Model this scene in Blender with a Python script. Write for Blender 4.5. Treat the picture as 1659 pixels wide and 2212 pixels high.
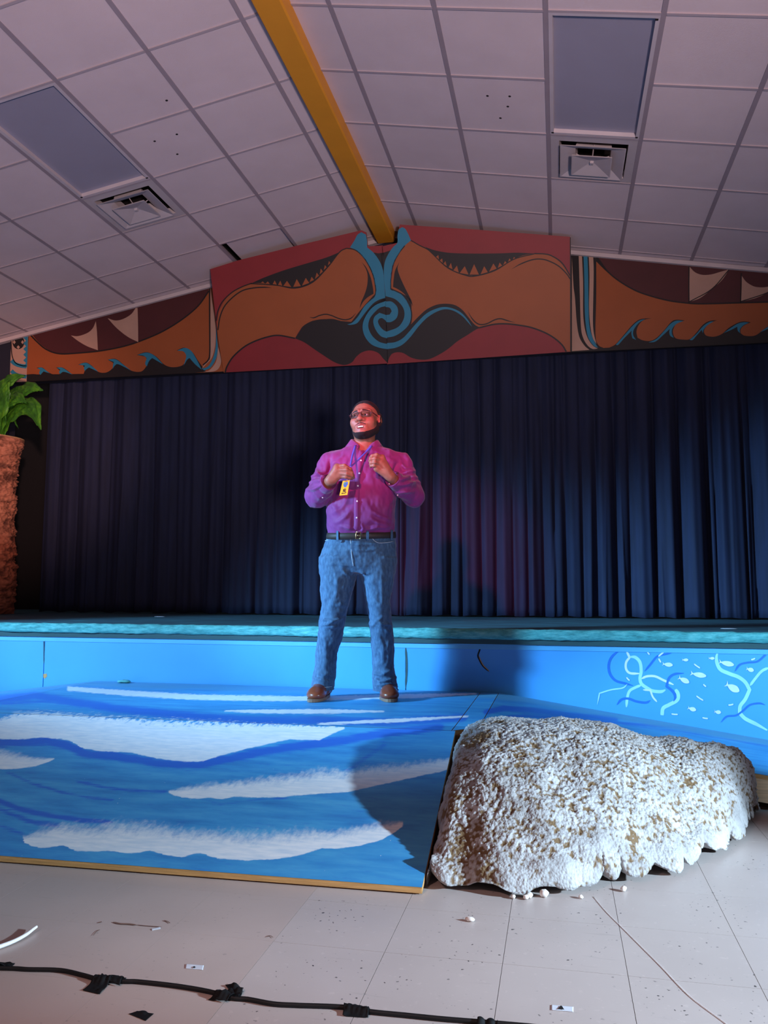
import bpy, math, random
import numpy as np
from mathutils import Vector, Matrix
from mathutils.geometry import tessellate_polygon

for o in list(bpy.data.objects):
    bpy.data.objects.remove(o, do_unlink=True)
scene = bpy.context.scene
COL = scene.collection
rng = np.random.default_rng(7)
random.seed(7)

# ------------------------------------------------------------------ camera
W, H = 1659, 2212
FPX, PITCH, YAW, ROLL, CAMH = 1766.7, 0.0935, 0.2095, 0.0031, 0.9423
def cam_axes():
    cy, sy, cp, sp = math.cos(YAW), math.sin(YAW), math.cos(PITCH), math.sin(PITCH)
    fw = np.array([-sy*cp, cy*cp, sp]); rt = np.array([cy, sy, 0.0]); up = np.cross(rt, fw)
    cr, sr = math.cos(ROLL), math.sin(ROLL)
    return fw, cr*rt + sr*up, -sr*rt + cr*up
FW, RT, UP = cam_axes()
CAM = np.array([0, 0, CAMH])
cam_data = bpy.data.cameras.new('camera')
cam = bpy.data.objects.new('camera', cam_data); COL.objects.link(cam)
cam_data.sensor_fit = 'HORIZONTAL'; cam_data.sensor_width = 36
cam_data.lens = FPX / W * 36; cam_data.clip_start = 0.05
m = Matrix.Identity(4)
for i in range(3):
    m[i][0], m[i][1], m[i][2], m[i][3] = RT[i], UP[i], -FW[i], CAM[i]
cam.matrix_world = m
scene.camera = cam

# ------------------------------------------------------------------ light and exposure
def lin(r, g, b):
    f = lambda c: ((c/255+0.055)/1.055)**2.4 if c/255 > 0.04045 else c/255/12.92
    return (f(r), f(g), f(b))
scene.view_settings.view_transform = 'Standard'
scene.view_settings.look = 'None'
scene.view_settings.gamma = 1.0
scene.view_settings.use_curve_mapping = False
scene.view_settings.exposure = 0.0
world = bpy.data.worlds.new('world'); scene.world = world; world.use_nodes = True
bg = world.node_tree.nodes['Background']
bg.inputs['Color'].default_value = (0.31, 0.225, 0.25, 1); bg.inputs['Strength'].default_value = 0.52

def spot(name, loc, target, energy, color, angle, blend=0.3, radius=0.06):
    d = bpy.data.lights.new(name, 'SPOT'); d.energy = energy; d.color = color
    d.spot_size = math.radians(angle); d.spot_blend = blend; d.shadow_soft_size = radius
    o = bpy.data.objects.new(name, d); COL.objects.link(o)
    o.location = loc
    o.rotation_euler = (Vector(target) - Vector(loc)).to_track_quat('-Z', 'Y').to_euler()
    return o
# stage lamps on stands outside the frame, left and right, a red one behind the camera, plus an added fill
spot('stage_lamp_left', (-6.7, 1.45, 2.6), (-2.02, 5.97, 0.40), 3000, (0.28, 0.62, 1.0), 33, 0.6, 0.30)
spot('stage_lamp_left_twin', (-6.6, 1.15, 2.6), (0.3, 5.3, 0.85), 4700, (0.28, 0.62, 1.0), 29, 0.6, 0.30)
spot('stage_lamp_right', (3.6, 1.55, 1.4), (-0.15, 2.75, 0.0), 2150, (0.56, 0.79, 1.0), 37, 0.7, 0.06)
spot('added_fill_right', (3.65, 1.6, 2.1), (1.25, 4.75, 0.1), 1500, (0.34, 0.68, 1.0), 27, 0.7, 0.10)  # invented fill, added to brighten the fish panel and right ramp
spot('stage_lamp_red', (-1.45, -0.3, 3.3), (-1.13, 4.75, 1.93), 1900, (1.0, 0.06, 0.21), 14, 1.0, 0.10)
spot('stage_lamp_pink', (-1.6, -1.0, 3.2), (-0.3, 1.25, 0.0), 300, (1.0, 0.60, 0.55), 46, 0.9, 0.12)
spot('stage_lamp_rose', (0.6, -1.0, 2.0), (-5.45, 7.05, 2.45), 2100, (1.0, 0.50, 0.42), 19, 0.9, 0.12)
# unseen fill light added behind the camera to brighten the ceiling
spot('ceiling_fill', (1.6, -2.2, 0.5), (-0.9, 2.9, 3.75), 1700, (1.0, 0.76, 0.80), 66, 0.9, 0.3)

# ------------------------------------------------------------------ rays: from the picture onto real planes
def ray(x, y): return FW + RT*((x - W/2)/FPX) - UP*((y - H/2)/FPX)
def on_plane(x, y, p0, n):
    d = ray(x, y); n = np.asarray(n, float)
    return CAM + d*(((np.asarray(p0, float) - CAM) @ n)/(d @ n))
def atY(x, y, Y): return on_plane(x, y, (0, Y, 0), (0, 1, 0))
def atZ(x, y, Z): return on_plane(x, y, (0, 0, Z), (0, 0, 1))
def to_px(P):
    d = np.asarray(P, float) - CAM; z = d @ FW
    return np.stack([W/2 + FPX*(d @ RT)/z, H/2 - FPX*(d @ UP)/z], -1)

# ------------------------------------------------------------------ object helpers
ORG = {}
def raw(name, verts, faces, mat=None, smooth=False):
    me = bpy.data.meshes.new(name)
    v = np.asarray(verts, np.float32)
    if isinstance(faces, np.ndarray):
        n, k = faces.shape
        me.vertices.add(len(v)); me.vertices.foreach_set('co', v.ravel())
        me.loops.add(n*k); me.loops.foreach_set('vertex_index', faces.astype(np.int32).ravel())
        me.polygons.add(n); me.polygons.foreach_set('loop_start', np.arange(0, n*k, k, dtype=np.int32))
        me.update(calc_edges=True); me.validate()
    else:
        me.from_pydata([tuple(map(float, p)) for p in v], [], [tuple(int(i) for i in f) for f in faces]); me.update()
    if smooth:
        me.polygons.foreach_set('use_smooth', np.ones(len(me.polygons), bool)); me.update()
    if mat: me.materials.append(mat)
    return me
def link(name, me, parent=None):
    o = bpy.data.objects.new(name, me); COL.objects.link(o)
    if parent is not None: o.parent = parent
    return o
def tag(o, label=None, cat=None, group=None, kind=None):
    if label: o['label'] = label
    if cat: o['category'] = cat
    if group: o['group'] = group
    if kind: o['kind'] = kind
    return o
def root(name, loc, label, cat, group=None):
    o = bpy.data.objects.new(name, None); COL.objects.link(o); o.location = loc
    o.empty_display_size = 0.1
    ORG[o.name] = np.asarray(loc, float)
    return tag(o, label, cat, group)
def org(p): return ORG.get(p.name, np.zeros(3)) if p is not None else np.zeros(3)
def part(name, verts, faces, mat, parent=None, smooth=False):
    """world-space vertices; stored relative to the parent's origin"""
    off = org(parent)
    v = np.asarray(verts, float) - off
    o = link(name, raw(name, v, faces, mat, smooth), parent)
    ORG[o.name] = off
    return o
def solo(name, verts, faces, mat, label=None, cat=None, group=None, kind=None, smooth=False):
    """a top-level thing of one mesh, its origin at its base"""
    v = np.asarray(verts, float)
    o0 = np.array([(v[:, 0].min()+v[:, 0].max())/2, (v[:, 1].min()+v[:, 1].max())/2, v[:, 2].min()])
    o = link(name, raw(name, v - o0, faces, mat, smooth)); o.location = o0
    ORG[o.name] = o0
    return tag(o, label, cat, group, kind)
BOXF = [(0,1,3,2),(4,6,7,5),(0,4,5,1),(2,3,7,6),(0,2,6,4),(1,5,7,3)]
def box(x0, x1, y0, y1, z0, z1):
    return [(x, y, z) for x in (x0, x1) for y in (y0, y1) for z in (z0, z1)]
def joined(items):
    V, F = [], []
    for v, f in items:
        n = len(V); V += [tuple(p) for p in v]; F += [tuple(i+n for i in q) for q in f]
    return V, F
def prism(pts, off):
    """polygon (list of 3d) extruded by vector off"""
    n = len(pts); off = np.asarray(off, float)
    V = [np.asarray(p, float) for p in pts] + [np.asarray(p, float)+off for p in pts]
    tri = tessellate_polygon([[Vector(p) for p in pts]])
    F = [tuple(t) for t in tri] + [tuple(n+i for i in reversed(t)) for t in tri]
    F += [(i, (i+1) % n, n+(i+1) % n, n+i) for i in range(n)]
    return V, F
def grid_faces(nu, nv, close_u=False):
    i = np.arange(nu if close_u else nu-1)[:, None]; j = np.arange(nv-1)[None, :]
    i2 = (i+1) % nu
    return np.stack([i*nv+j+0*i, i2*nv+j, i2*nv+j+1, i*nv+j+1], -1).reshape(-1, 4)
def tube(path, r, n=8, cap=True):
    P = np.asarray(path, float); k = len(P)
    r = np.broadcast_to(np.asarray(r, float), (k,))
    T = np.gradient(P, axis=0); T /= np.linalg.norm(T, axis=1)[:, None]+1e-9
    a = np.array([0, 0, 1.0]) if abs(T[0, 2]) < .9 else np.array([1.0, 0, 0])
    V = []
    for q in range(k):
        s = np.cross(T[q], a); s /= np.linalg.norm(s)+1e-9
        b = np.cross(s, T[q]); a = b
        for t in range(n):
            w = 2*math.pi*t/n
            V.append(P[q] + r[q]*(math.cos(w)*s + math.sin(w)*b))
    F = [(q*n+t, q*n+(t+1) % n, (q+1)*n+(t+1) % n, (q+1)*n+t) for q in range(k-1) for t in range(n)]
    if cap: F += [tuple(range(n-1, -1, -1)), tuple(range((k-1)*n, k*n))]
    return V, F
def crom(pts, sub=6, closed=False, corner=50):
    """Catmull-Rom through the points, keeping sharp corners"""
    P = np.asarray(pts, float); n = len(P); out = []
    def is_corner(i):
        if not closed and (i == 0 or i == n-1): return True
        a = P[i]-P[i-1]; b = P[(i+1) % n]-P[i]
        c = (a @ b)/((np.linalg.norm(a)*np.linalg.norm(b))+1e-9)
        return math.degrees(math.acos(max(-1, min(1, c)))) > corner
    for i in range(n if closed else n-1):
        p1, p2 = P[i], P[(i+1) % n]
        p0 = p1 - (p2-p1) if is_corner(i) else P[i-1]
        p3 = p2 + (p2-p1) if is_corner((i+1) % n) else P[(i+2) % n]
        for s in range(sub):
            t = s/sub
            out.append(0.5*((2*p1)+(-p0+p2)*t+(2*p0-5*p1+4*p2-p3)*t*t+(-p0+3*p1-3*p2+p3)*t**3))
    if not closed: out.append(P[-1])
    return np.array(out)

# ------------------------------------------------------------------ numpy noise
def hash3(i, j, k, s=0):
    n = (i*374761393 + j*668265263 + k*2147483647 + s*974711) & 0xffffffff
    n = ((n ^ (n >> 13))*1274126177) & 0xffffffff
    return ((n ^ (n >> 16)) & 0xffff)/65535.0
def vnoise(x, y, z, s=0):
    x, y, z = np.broadcast_arrays(np.asarray(x, float), np.asarray(y, float), np.asarray(z, float))
    i, j, k = np.floor(x).astype(np.int64), np.floor(y).astype(np.int64), np.floor(z).astype(np.int64)
    u, v, w = x-i, y-j, z-k
    u, v, w = u*u*(3-2*u), v*v*(3-2*v), w*w*(3-2*w)
    r = 0
    for a in (0, 1):
        for b in (0, 1):
            for c in (0, 1):
                r = r + hash3(i+a, j+b, k+c, s)*(u if a else 1-u)*(v if b else 1-v)*(w if c else 1-w)
    return r*2-1
def fbm(x, y, z, o=3, s=0):
    r, a = 0, 1.0
    for q in range(o):
        r = r + a*vnoise(x*2**q, y*2**q, z*2**q, s+q); a *= .5
    return r
def worley(x, y, z, s=0):
    i, j, k = np.floor(x).astype(np.int64), np.floor(y).astype(np.int64), np.floor(z).astype(np.int64)
    best = np.full(x.shape, 9.0)
    for a in (-1, 0, 1):
        for b in (-1, 0, 1):
            for c in (-1, 0, 1):
                I, J, K = i+a, j+b, k+c
                d = (I+hash3(I, J, K, s)-x)**2+(J+hash3(I, J, K, s+1)-y)**2+(K+hash3(I, J, K, s+2)-z)**2
                best = np.minimum(best, d)
    return np.sqrt(best)
def sstep(a, b, x):
    t = np.clip((x-a)/(b-a), 0, 1); return t*t*(3-2*t)

# ------------------------------------------------------------------ materials
def nodes_of(name):
    m = bpy.data.materials.new(name); m.use_nodes = True
    nt = m.node_tree; b = nt.nodes['Principled BSDF']
    return m, nt, b
def add(nt, kind, **kw):
    n = nt.nodes.new(kind)
    for k, v in kw.items():
        if k.startswith('i_'):
            key = k[2:]
            n.inputs[int(key) if key.isdigit() else key].default_value = v
        else: setattr(n, k, v)
    return n
def ramp(nt, fac, stops, interp='LINEAR'):
    r = nt.nodes.new('ShaderNodeValToRGB'); r.color_ramp.interpolation = interp
    e = r.color_ramp.elements
    while len(e) < len(stops): e.new(0.5)
    for q, (p, c) in zip(e, stops):
        q.position = p; q.color = (c[0], c[1], c[2], 1) if len(c) == 3 else c
    nt.links.new(fac, r.inputs['Fac']); return r
def coords(nt, scale=(1, 1, 1), world_space=True):
    mp = nt.nodes.new('ShaderNodeMapping'); mp.inputs['Scale'].default_value = scale
    if world_space:
        g = nt.nodes.new('ShaderNodeNewGeometry'); nt.links.new(g.outputs['Position'], mp.inputs['Vector'])
    else:
        g = nt.nodes.new('ShaderNodeTexCoord'); nt.links.new(g.outputs['Object'], mp.inputs['Vector'])
    return mp.outputs['Vector']
def mixc(nt, fac, a, b, mode='MIX'):
    x = nt.nodes.new('ShaderNodeMix'); x.data_type = 'RGBA'; x.blend_type = mode
    for sock, v in ((x.inputs[0], fac), (x.inputs[6], a), (x.inputs[7], b)):
        if hasattr(v, 'links') or isinstance(v, bpy.types.NodeSocket): nt.links.new(v, sock)
        elif isinstance(v, (int, float)): sock.default_value = v
        else: sock.default_value = (v[0], v[1], v[2], 1)
    return x.outputs[2]
def mathn(nt, op, a, b=None, c=None):
    x = nt.nodes.new('ShaderNodeMath'); x.operation = op
    for q, v in zip(x.inputs, (a, b, c)):
        if v is None: continue
        if isinstance(v, bpy.types.NodeSocket): nt.links.new(v, q)
        else: q.default_value = v
    return x.outputs[0]
def smooth(nt, v, a, b):
    x = nt.nodes.new('ShaderNodeMapRange'); x.interpolation_type = 'SMOOTHSTEP'
    nt.links.new(v, x.inputs['Value']); x.inputs['From Min'].default_value = a; x.inputs['From Max'].default_value = b
    return x.outputs['Result']
def noise(nt, vec, scale, detail=3, rough=.55):
    n = nt.nodes.new('ShaderNodeTexNoise'); n.inputs['Scale'].default_value = scale
    n.inputs['Detail'].default_value = detail; n.inputs['Roughness'].default_value = rough
    nt.links.new(vec, n.inputs['Vector']); return n.outputs['Fac']
def bump(nt, b, h, strength=.3, dist=.01):
    n = nt.nodes.new('ShaderNodeBump'); n.inputs['Strength'].default_value = strength
    n.inputs['Distance'].default_value = dist
    nt.links.new(h, n.inputs['Height']); nt.links.new(n.outputs['Normal'], b.inputs['Normal'])
def mat(name, rgb, rough=.6, var=.12, vscale=6, stretch=(1, 1, 1), bmp=0, bscale=60, metal=0, spec=.5, bdist=.004, world_space=True):
    m, nt, b = nodes_of(name)
    c = lin(*rgb)
    v = coords(nt, stretch, world_space)
    n = noise(nt, v, vscale, 4)
    r = ramp(nt, n, [(.25, tuple(x*(1-var) for x in c)), (.75, tuple(min(1, x*(1+var)) for x in c))])
    nt.links.new(r.outputs['Color'], b.inputs['Base Color'])
    b.inputs['Roughness'].default_value = rough; b.inputs['Metallic'].default_value = metal
    b.inputs['Specular IOR Level'].default_value = spec
    if bmp:
        bump(nt, b, noise(nt, v, bscale, 3), bmp, bdist)
    return m
M = {}
M['tile'] = mat('acoustic_tile', (214, 196, 196), .9, .05, 3, bmp=.15, bscale=140)
M['tee'] = mat('grid_paint', (156, 142, 147), .6, .05)
M['plenum'] = mat('plenum_dark', (22, 18, 18), .9)
M['white_metal'] = mat('white_metal', (200, 188, 190), .5, .05)
M['lens_grey'] = mat('light_lens', (156, 152, 166), .45, .05, 2)
M['vent_metal'] = mat('vent_metal', (190, 178, 178), .5, .06)
M['vent_dark'] = mat('vent_dark', (28, 20, 18), .9)
M['beam'] = mat('mustard_paint', (222, 148, 38), .55, .06, 4)
M['p_red'] = mat('paint_red', (134, 35, 38), .6, .07, 5)
M['p_orange'] = mat('paint_orange', (152, 78, 35), .6, .06, 4)
M['p_black'] = mat('paint_black', (24, 17, 16), .6, .1, 4)
M['p_blue'] = mat('paint_teal_blue', (35, 120, 147), .6, .06, 5)
M['p_maroon'] = mat('paint_maroon', (73, 27, 27), .6, .15, 3)
M['p_cream'] = mat('paint_cream', (177, 140, 120), .6, .06, 5)
M['wall_dark'] = mat('wall_navy', (26, 28, 44), .8, .1)
M['wall_black'] = mat('wall_black', (14, 13, 16), .85, .1)
M['trim_grey'] = mat('wall_angle', (196, 182, 180), .6, .06)
M['ply_raw'] = mat('raw_plywood', (196, 146, 88), .7, .25, 9, (1, 6, 30), .2, 60)
M['pine'] = mat('pine_lumber', (226, 190, 150), .65, .25, 4, (1.2, 6, 22), .1, 40)
M['wood_dark'] = mat('old_wood', (110, 72, 40), .75, .3, 6, (2, 8, 20), .2, 40)
M['rubber'] = mat('black_rubber', (16, 15, 16), .6, .15, spec=.3)
M['tape'] = mat('black_tape', (11, 11, 13), .75, .2, 20, bmp=.3, bscale=90, spec=.25)
M['white_vinyl'] = mat('white_vinyl', (232, 228, 226), .5, .05)
M['paper'] = mat('paper_tag', (205, 208, 215), .6, .06)
M['black_ink'] = mat('black_ink', (20, 18, 20), .6)
M['foam_bit'] = mat('foam_bit', (226, 216, 208), .8, .1, 40)
# ================================================================== FLOOR
FT, FX, FY = 0.3048, -0.1535, 2.4839
def vinyl(name, rgb, fleck, joints=False):
    m, nt, b = nodes_of(name); c = lin(*rgb)
    v = coords(nt)
    n = noise(nt, v, 1.7, 4)
    base = ramp(nt, n, [(.3, tuple(x*.92 for x in c)), (.7, tuple(x*1.06 for x in c))]).outputs['Color']
    fine = noise(nt, v, 46, 2)
    base = mixc(nt, mathn(nt, 'MULTIPLY', smooth(nt, fine, .62, .72), .16*fleck), base, tuple(x*1.5 for x in c))
    sp = noise(nt, coords(nt, (1, 1, 1)), 82, 1, .4)
    area = smooth(nt, noise(nt, v, 5.5, 2), .46, .62)
    dark = mathn(nt, 'MULTIPLY', mathn(nt, 'MULTIPLY', smooth(nt, sp, .69, .735), area), fleck)
    base = mixc(nt, dark, base, lin(62, 56, 56))
    scuff = smooth(nt, noise(nt, coords(nt, (1, 9, 1)), 6, 3), .66, .74)
    base = mixc(nt, mathn(nt, 'MULTIPLY', scuff, .25), base, tuple(x*.6 for x in c))
    if joints:
        sep = nt.nodes.new('ShaderNodeSeparateXYZ'); nt.links.new(v, sep.inputs[0])
        g = None
        for s, o in ((sep.outputs[0], FX), (sep.outputs[1], FY)):
            f = mathn(nt, 'PINGPONG', mathn(nt, 'SUBTRACT', s, o), FT/2)
            l = mathn(nt, 'LESS_THAN', f, .0012)
            # pingpong is zero on every second half tile: both turning points lie on joints and centres
            g = l if g is None else mathn(nt, 'MAXIMUM', g, l)
        base = mixc(nt, mathn(nt, 'MULTIPLY', g, 0.0), base, (0.05, .045, .045))
    nt.links.new(base, b.inputs['Base Color'])
    rr = ramp(nt, noise(nt, v, 3, 3), [(.3, (.30,)*3), (.7, (.46,)*3)])
    nt.links.new(rr.outputs['Color'], b.inputs['Roughness'])
    return m
M['vinyl'] = vinyl('vinyl_tile', (186, 172, 166), 1.0)
M['vinyl_plain'] = vinyl('vinyl_tile_worn', (184, 166, 158), .28)
M['joint'] = mat('tile_joint', (92, 80, 76), .8)
floor = solo('floor', box(-9, 6, -4, 9, -.12, -.0035), BOXF, M['joint'], kind='structure')
tv, tf = box(-FT/2+.0007, FT/2-.0007, -FT/2+.0007, FT/2-.0007, -.0035, 0), BOXF
tv2 = box(-FT/2+.0002, FT/2-.0002, -FT/2+.0002, FT/2-.0002, -.0035, 0)
tile_a = raw('floor_tile', tv, tf, M['vinyl']); tile_b = raw('floor_tile', tv2, tf, M['vinyl_plain'])
fo = org(floor)
NI0, NI1, NJ0, NJ1 = -9, 7, -6, 8
for i in range(NI0, NI1):
    for j in range(NJ0, NJ1):
        t = link('floor_tile', tile_b if i < -2 else tile_a, floor)
        t.location = (FX+(i+.5)*FT-fo[0], FY+(j+.5)*FT-fo[1], -fo[2])
# the rest of the vinyl floor, out of view or under the stage, as one sheet around the tiled field
xa, xb, ya, yb = FX+NI0*FT, FX+NI1*FT, FY+NJ0*FT, FY+NJ1*FT
rv, rf = joined([(box(-9, xa, -4, 9, -.0034, 0), BOXF), (box(xb, 6, -4, 9, -.0034, 0), BOXF),
                 (box(xa, xb, -4, ya, -.0034, 0), BOXF), (box(xa, xb, yb, 9, -.0034, 0), BOXF)])
sheet = part('vinyl_sheet', rv, rf, M['vinyl'], floor); sheet['kind'] = 'stuff'

# ================================================================== CEILING
RX, RZ, SL = -1.4657, 4.2871, 0.1789
CT = 0.6096; SR0, SL0, CY0 = 0.2544, 0.2827, 4.1915
YW = 7.35
ca, sa = math.cos(SL), math.sin(SL)
M['tee_cross'] = mat('cross_tee', (176, 162, 166), .5, .04)
def cp(side, s, y, n=0.0):
    """point on a ceiling slope: s metres down from the ridge, n below the tile face"""
    return np.array([RX + side*(s*ca - n*sa), y, RZ - s*sa - n*ca])
def cbox(side, s0, s1, y0, y1, n0, n1):
    return [cp(side, s, y, n) for s in (s0, s1) for y in (y0, y1) for n in (n0, n1)]
cv, cf = joined([(cbox(1, 0, 7.4, -4, YW+.1, -.20, -.16), BOXF), (cbox(-1, 0, 7.4, -4, YW+.1, -.20, -.16), BOXF)])
ceiling = part('ceiling', cv, cf, M['plenum']); tag(ceiling, kind='structure')
cols = {1: [(0.0, SR0)] + [(SR0+CT*i, SR0+CT*(i+1)) for i in range(9)],
        -1: [(0.0, SL0)] + [(SL0+CT*i, SL0+CT*(i+1)) for i in range(8)]}
rows = [(CY0+CT*j, CY0+CT*(j+1)) for j in range(-3, 5)] + [(CY0+CT*5, YW)]
light_cells = {(1, 3, 3), (1, 3, 4), (-1, 3, 3), (-1, 3, 4)}
vent_cells = {(1, 3, 5), (-1, 3, 5)}
cache = {}
for side in (1, -1):
    for ci, (s0, s1) in enumerate(cols[side]):
        for ri, (y0, y1) in enumerate(rows):
            if (side, ci, ri) in light_cells or (side, ci, ri) in vent_cells: continue
            key = (side, round(s1-s0, 3), round(y1-y0, 3))
            if key not in cache:
                g = .004
                vv = [p - cp(side, s0, y0) for p in cbox(side, s0+g, s1-g, y0+g, y1-g, -.016, 0)]
                cache[key] = raw('ceiling_tile', vv, BOXF, M['tile'])
            t = link('ceiling_tile', cache[key], ceiling)
            loc = cp(side, s0, y0)
            if (side, ci, ri) == (-1, 2, 7): loc = cp(side, s0-.045, y0, -.035)   # lifted, shifted tile
            t.location = loc
for side in (1, -1):
    for ci, (s0, s1) in enumerate(cols[side]):
        v, f = joined([(cbox(side, s1-.014, s1+.014, rows[0][0], YW, 0.0, .004), BOXF),
                       (cbox(side, s1-.003, s1+.003, rows[0][0], YW, -.035, 0.0), BOXF)])
        part('grid_runner', v, f, M['tee'], ceiling)
    smax = cols[side][-1][1]
    for ri, (y0, y1) in enumerate(rows):
        for ci, (s0, s1) in enumerate(cols[side]):
            if (side, ci, ri) == (1, 3, 4) or (side, ci, ri) == (-1, 3, 4): continue
            v = cbox(side, s0+(.014 if ci else 0), s1-.014, y0-.009, y0+.009, -.004, .0065)
            part('grid_tee', v, BOXF, M['tee_cross'], ceiling)
# small round holes left in two tiles
for side, pts in ((-1, [(360, 217), (334, 305), (382, 290), (383, 333)]), (1, [(1053, 207), (1101, 208), (1097, 230), (1081, 255)])):
    n = np.array([side*sa, 0, ca])
    for (x, y) in pts:
        p = on_plane(x, y, (RX, 0, RZ), n) - n*.0012
        sd = np.array([side*ca, 0, -sa])
        ring = [p + .009*(math.cos(a)*sd + math.sin(a)*np.array([0, 1, 0])) for a in np.linspace(0, 2*math.pi, 11)[:-1]]
        V, F = prism(ring, n*.001)
        part('mounting_hole', V, F, M['vent_dark'], ceiling)

def ceiling_light(side, label):
    s0, s1 = cols[side][3]; y0, y1 = rows[3][0], rows[4][1]
    r = root('ceiling_light', cp(side, (s0+s1)/2, (y0+y1)/2), label, 'ceiling light', 'recessed light panels')
    w = .022
    fr = []
    for (a, b, c, d) in ((s0+.014, s0+.014+w, y0+.01, y1-.01), (s1-.014-w, s1-.014, y0+.01, y1-.01),
                         (s0+.014+w, s1-.014-w, y0+.01, y0+.01+w), (s0+.014+w, s1-.014-w, y1-.01-w, y1-.01)):
        part('frame_rail', cbox(side, a, b, c, d, -.03, .006), BOXF, M['white_metal'], r)
    part('lens_panel', cbox(side, s0+.014+w, s1-.014-w, y0+.01+w, y1-.01-w, -.03, -.022), BOXF, M['lens_grey'], r)
    part('housing', cbox(side, s0+.02, s1-.02, y0+.015, y1-.015, -.11, -.031), BOXF, M['white_metal'], r)
    for (s, y) in ((s0+.03, y1-.03), (s1-.03, y1-.03), (s1-.03, y0+.04)):
        part('latch', cbox(side, s-.008, s+.008, y-.006, y+.006, .006, .009), BOXF, M['vent_dark'], r)
ceiling_light(-1, 'switched-off grey light panel in the left ceiling slope')
ceiling_light(1, 'switched-off grey light panel in the right ceiling slope')

def air_vent(side, label):
    s0, s1 = cols[side][3]; y0, y1 = rows[5]
    sc, yc = (s0+s1)/2, (y0+y1)/2
    r = root('air_vent', cp(side, sc, yc), label, 'air vent', 'square ceiling air vents')
    def sq(hh, n, oy=0): return [cp(side, sc+a*hh, yc+b*hh+oy, n) for a, b in ((-1, -1), (1, -1), (1, 1), (-1, 1))]
    def frus(name, rings, m):
        V = []; F = []
        for k, (hh, n) in enumerate(rings):
            V += sq(hh, n)
            if k: F += [((k-1)*4+q, (k-1)*4+(q+1) % 4, k*4+(q+1) % 4, k*4+q) for q in range(4)]
        return part(name, V, F, m, r)
    frus('plate', [(.29, -.004), (.29, .003), (.232, .003), (.225, -.05)], M['vent_metal'])
    frus('duct_throat', [(.225, -.05), (.225, -.15), (.01, -.15)], M['vent_dark'])
    o = frus('outer_vane', [(.115, -.07), (.125, -.02), (.218, .022), (.222, .028), (.215, .028), (.122, -.012), (.112, -.07)], M['vent_metal'])
    i = frus('inner_vane', [(.006, -.004), (.03, -.004), (.05, .012), (.135, .044), (.138, .052), (.132, .052), (.045, .024), (.006, .014)], M['vent_metal'])
    frus('boss', [(.0125, .014), (.0125, .032), (.001, .033)], M['vent_metal'])
    for a, b in ((-1, 0), (1, 0), (0, -1), (0, 1)):
        p, q = cp(side, sc+a*.05, yc+b*.05, -.004), cp(side, sc+a*.13, yc+b*.13, -.04)
        V, F = tube([p, (p+q)/2, q], .004, 5); part('bracket', V, F, M['vent_metal'], r)
air_vent(-1, 'square stepped air vent below the left ceiling light')
air_vent(1, 'square stepped air vent below the right ceiling light')

bv = []
for y in (-4, 7.28):
    bv += [(-1.612, y, 4.19), (-1.462, y, 4.19), (-1.452, y, 4.20), (-1.445, y, RZ-.001), (-1.63, y, RZ-.03), (-1.62, y, 4.20)]
bf = [(i, (i+1) % 6, 6+(i+1) % 6, 6+i) for i in range(6)] + [tuple(range(5, -1, -1)), tuple(range(6, 12))]
solo('ridge_beam', bv, bf, M['beam'], 'long mustard yellow beam along the ceiling ridge', 'beam')

# ================================================================== BACK WALL (proscenium header)
def ctop(x): return RZ - abs(x-RX)*math.tan(SL)
def header(x0, x1, z0, y0=YW+.025, y1=YW+.14):
    xs = [x0] + ([RX] if x0 < RX < x1 else []) + [x1]
    pts = [(x0, y0, z0), (x1, y0, z0)] + [(x, y0, ctop(x)) for x in reversed(xs)]
    return prism(pts, (0, y1-y0, 0))
wv, wf = joined([header(-5.56, 2.65, 3.075), header(-8.0, -5.56, 0.0), header(2.65, 5.2, 0.0)])
part('wall_back', wv, wf, M['wall_dark']); tag(bpy.data.objects['wall_back'], kind='structure')
wv, wf = joined([(box(-8, 5.2, 8.6, 8.7, 0, 4.4), BOXF)])
tag(part('wall_stage', wv, wf, M['wall_black']), kind='structure')
for k, side in enumerate((1, -1)):
    S0 = .0; S1 = 6.4
    v = []
    for s in (S0, S1):
        for y in (YW-.03, YW+.02):
            for n in (.004, .04): v.append(cp(side, s, y, n))
    tag(part('trim_%d' % (k+1), v, BOXF, M['trim_grey']), kind='structure')

# ================================================================== VALANCE PAINTINGS
z3 = lambda L: [(0+x*.33755, 480+y*.33755) for x, y in L]
z4 = lambda L: [(440+x*.25316, 470+y*.25316) for x, y in L]
z5 = lambda L: [(820+x*.25919, 470+y*.25919) for x, y in L]
z6 = lambda L: [(1200+x*.27667, 500+y*.27667) for x, y in L]
class Plane:
    def __init__(s, p0, n): s.p0 = np.asarray(p0, float); s.n = np.asarray(n, float)/np.linalg.norm(n)
    def at(s, x, y, lift=0): return on_plane(x, y, s.p0 + s.n*lift, s.n)
def paint(parent, plane, px, m, layer, name, smoothing=True):
    pts = crom(px, 5, True) if smoothing else np.asarray(px, float)
    P = [plane.at(x, y, 0) + plane.n*(.0012*layer) for x, y in pts]
    tri = tessellate_polygon([[Vector(p) for p in P]])
    F = []
    for t in tri:
        a, b, c = (P[i] for i in t)
        F.append(t if np.cross(b-a, c-a) @ plane.n > 0 else tuple(reversed(t)))
    return part(name, P, F, m, parent)
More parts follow.
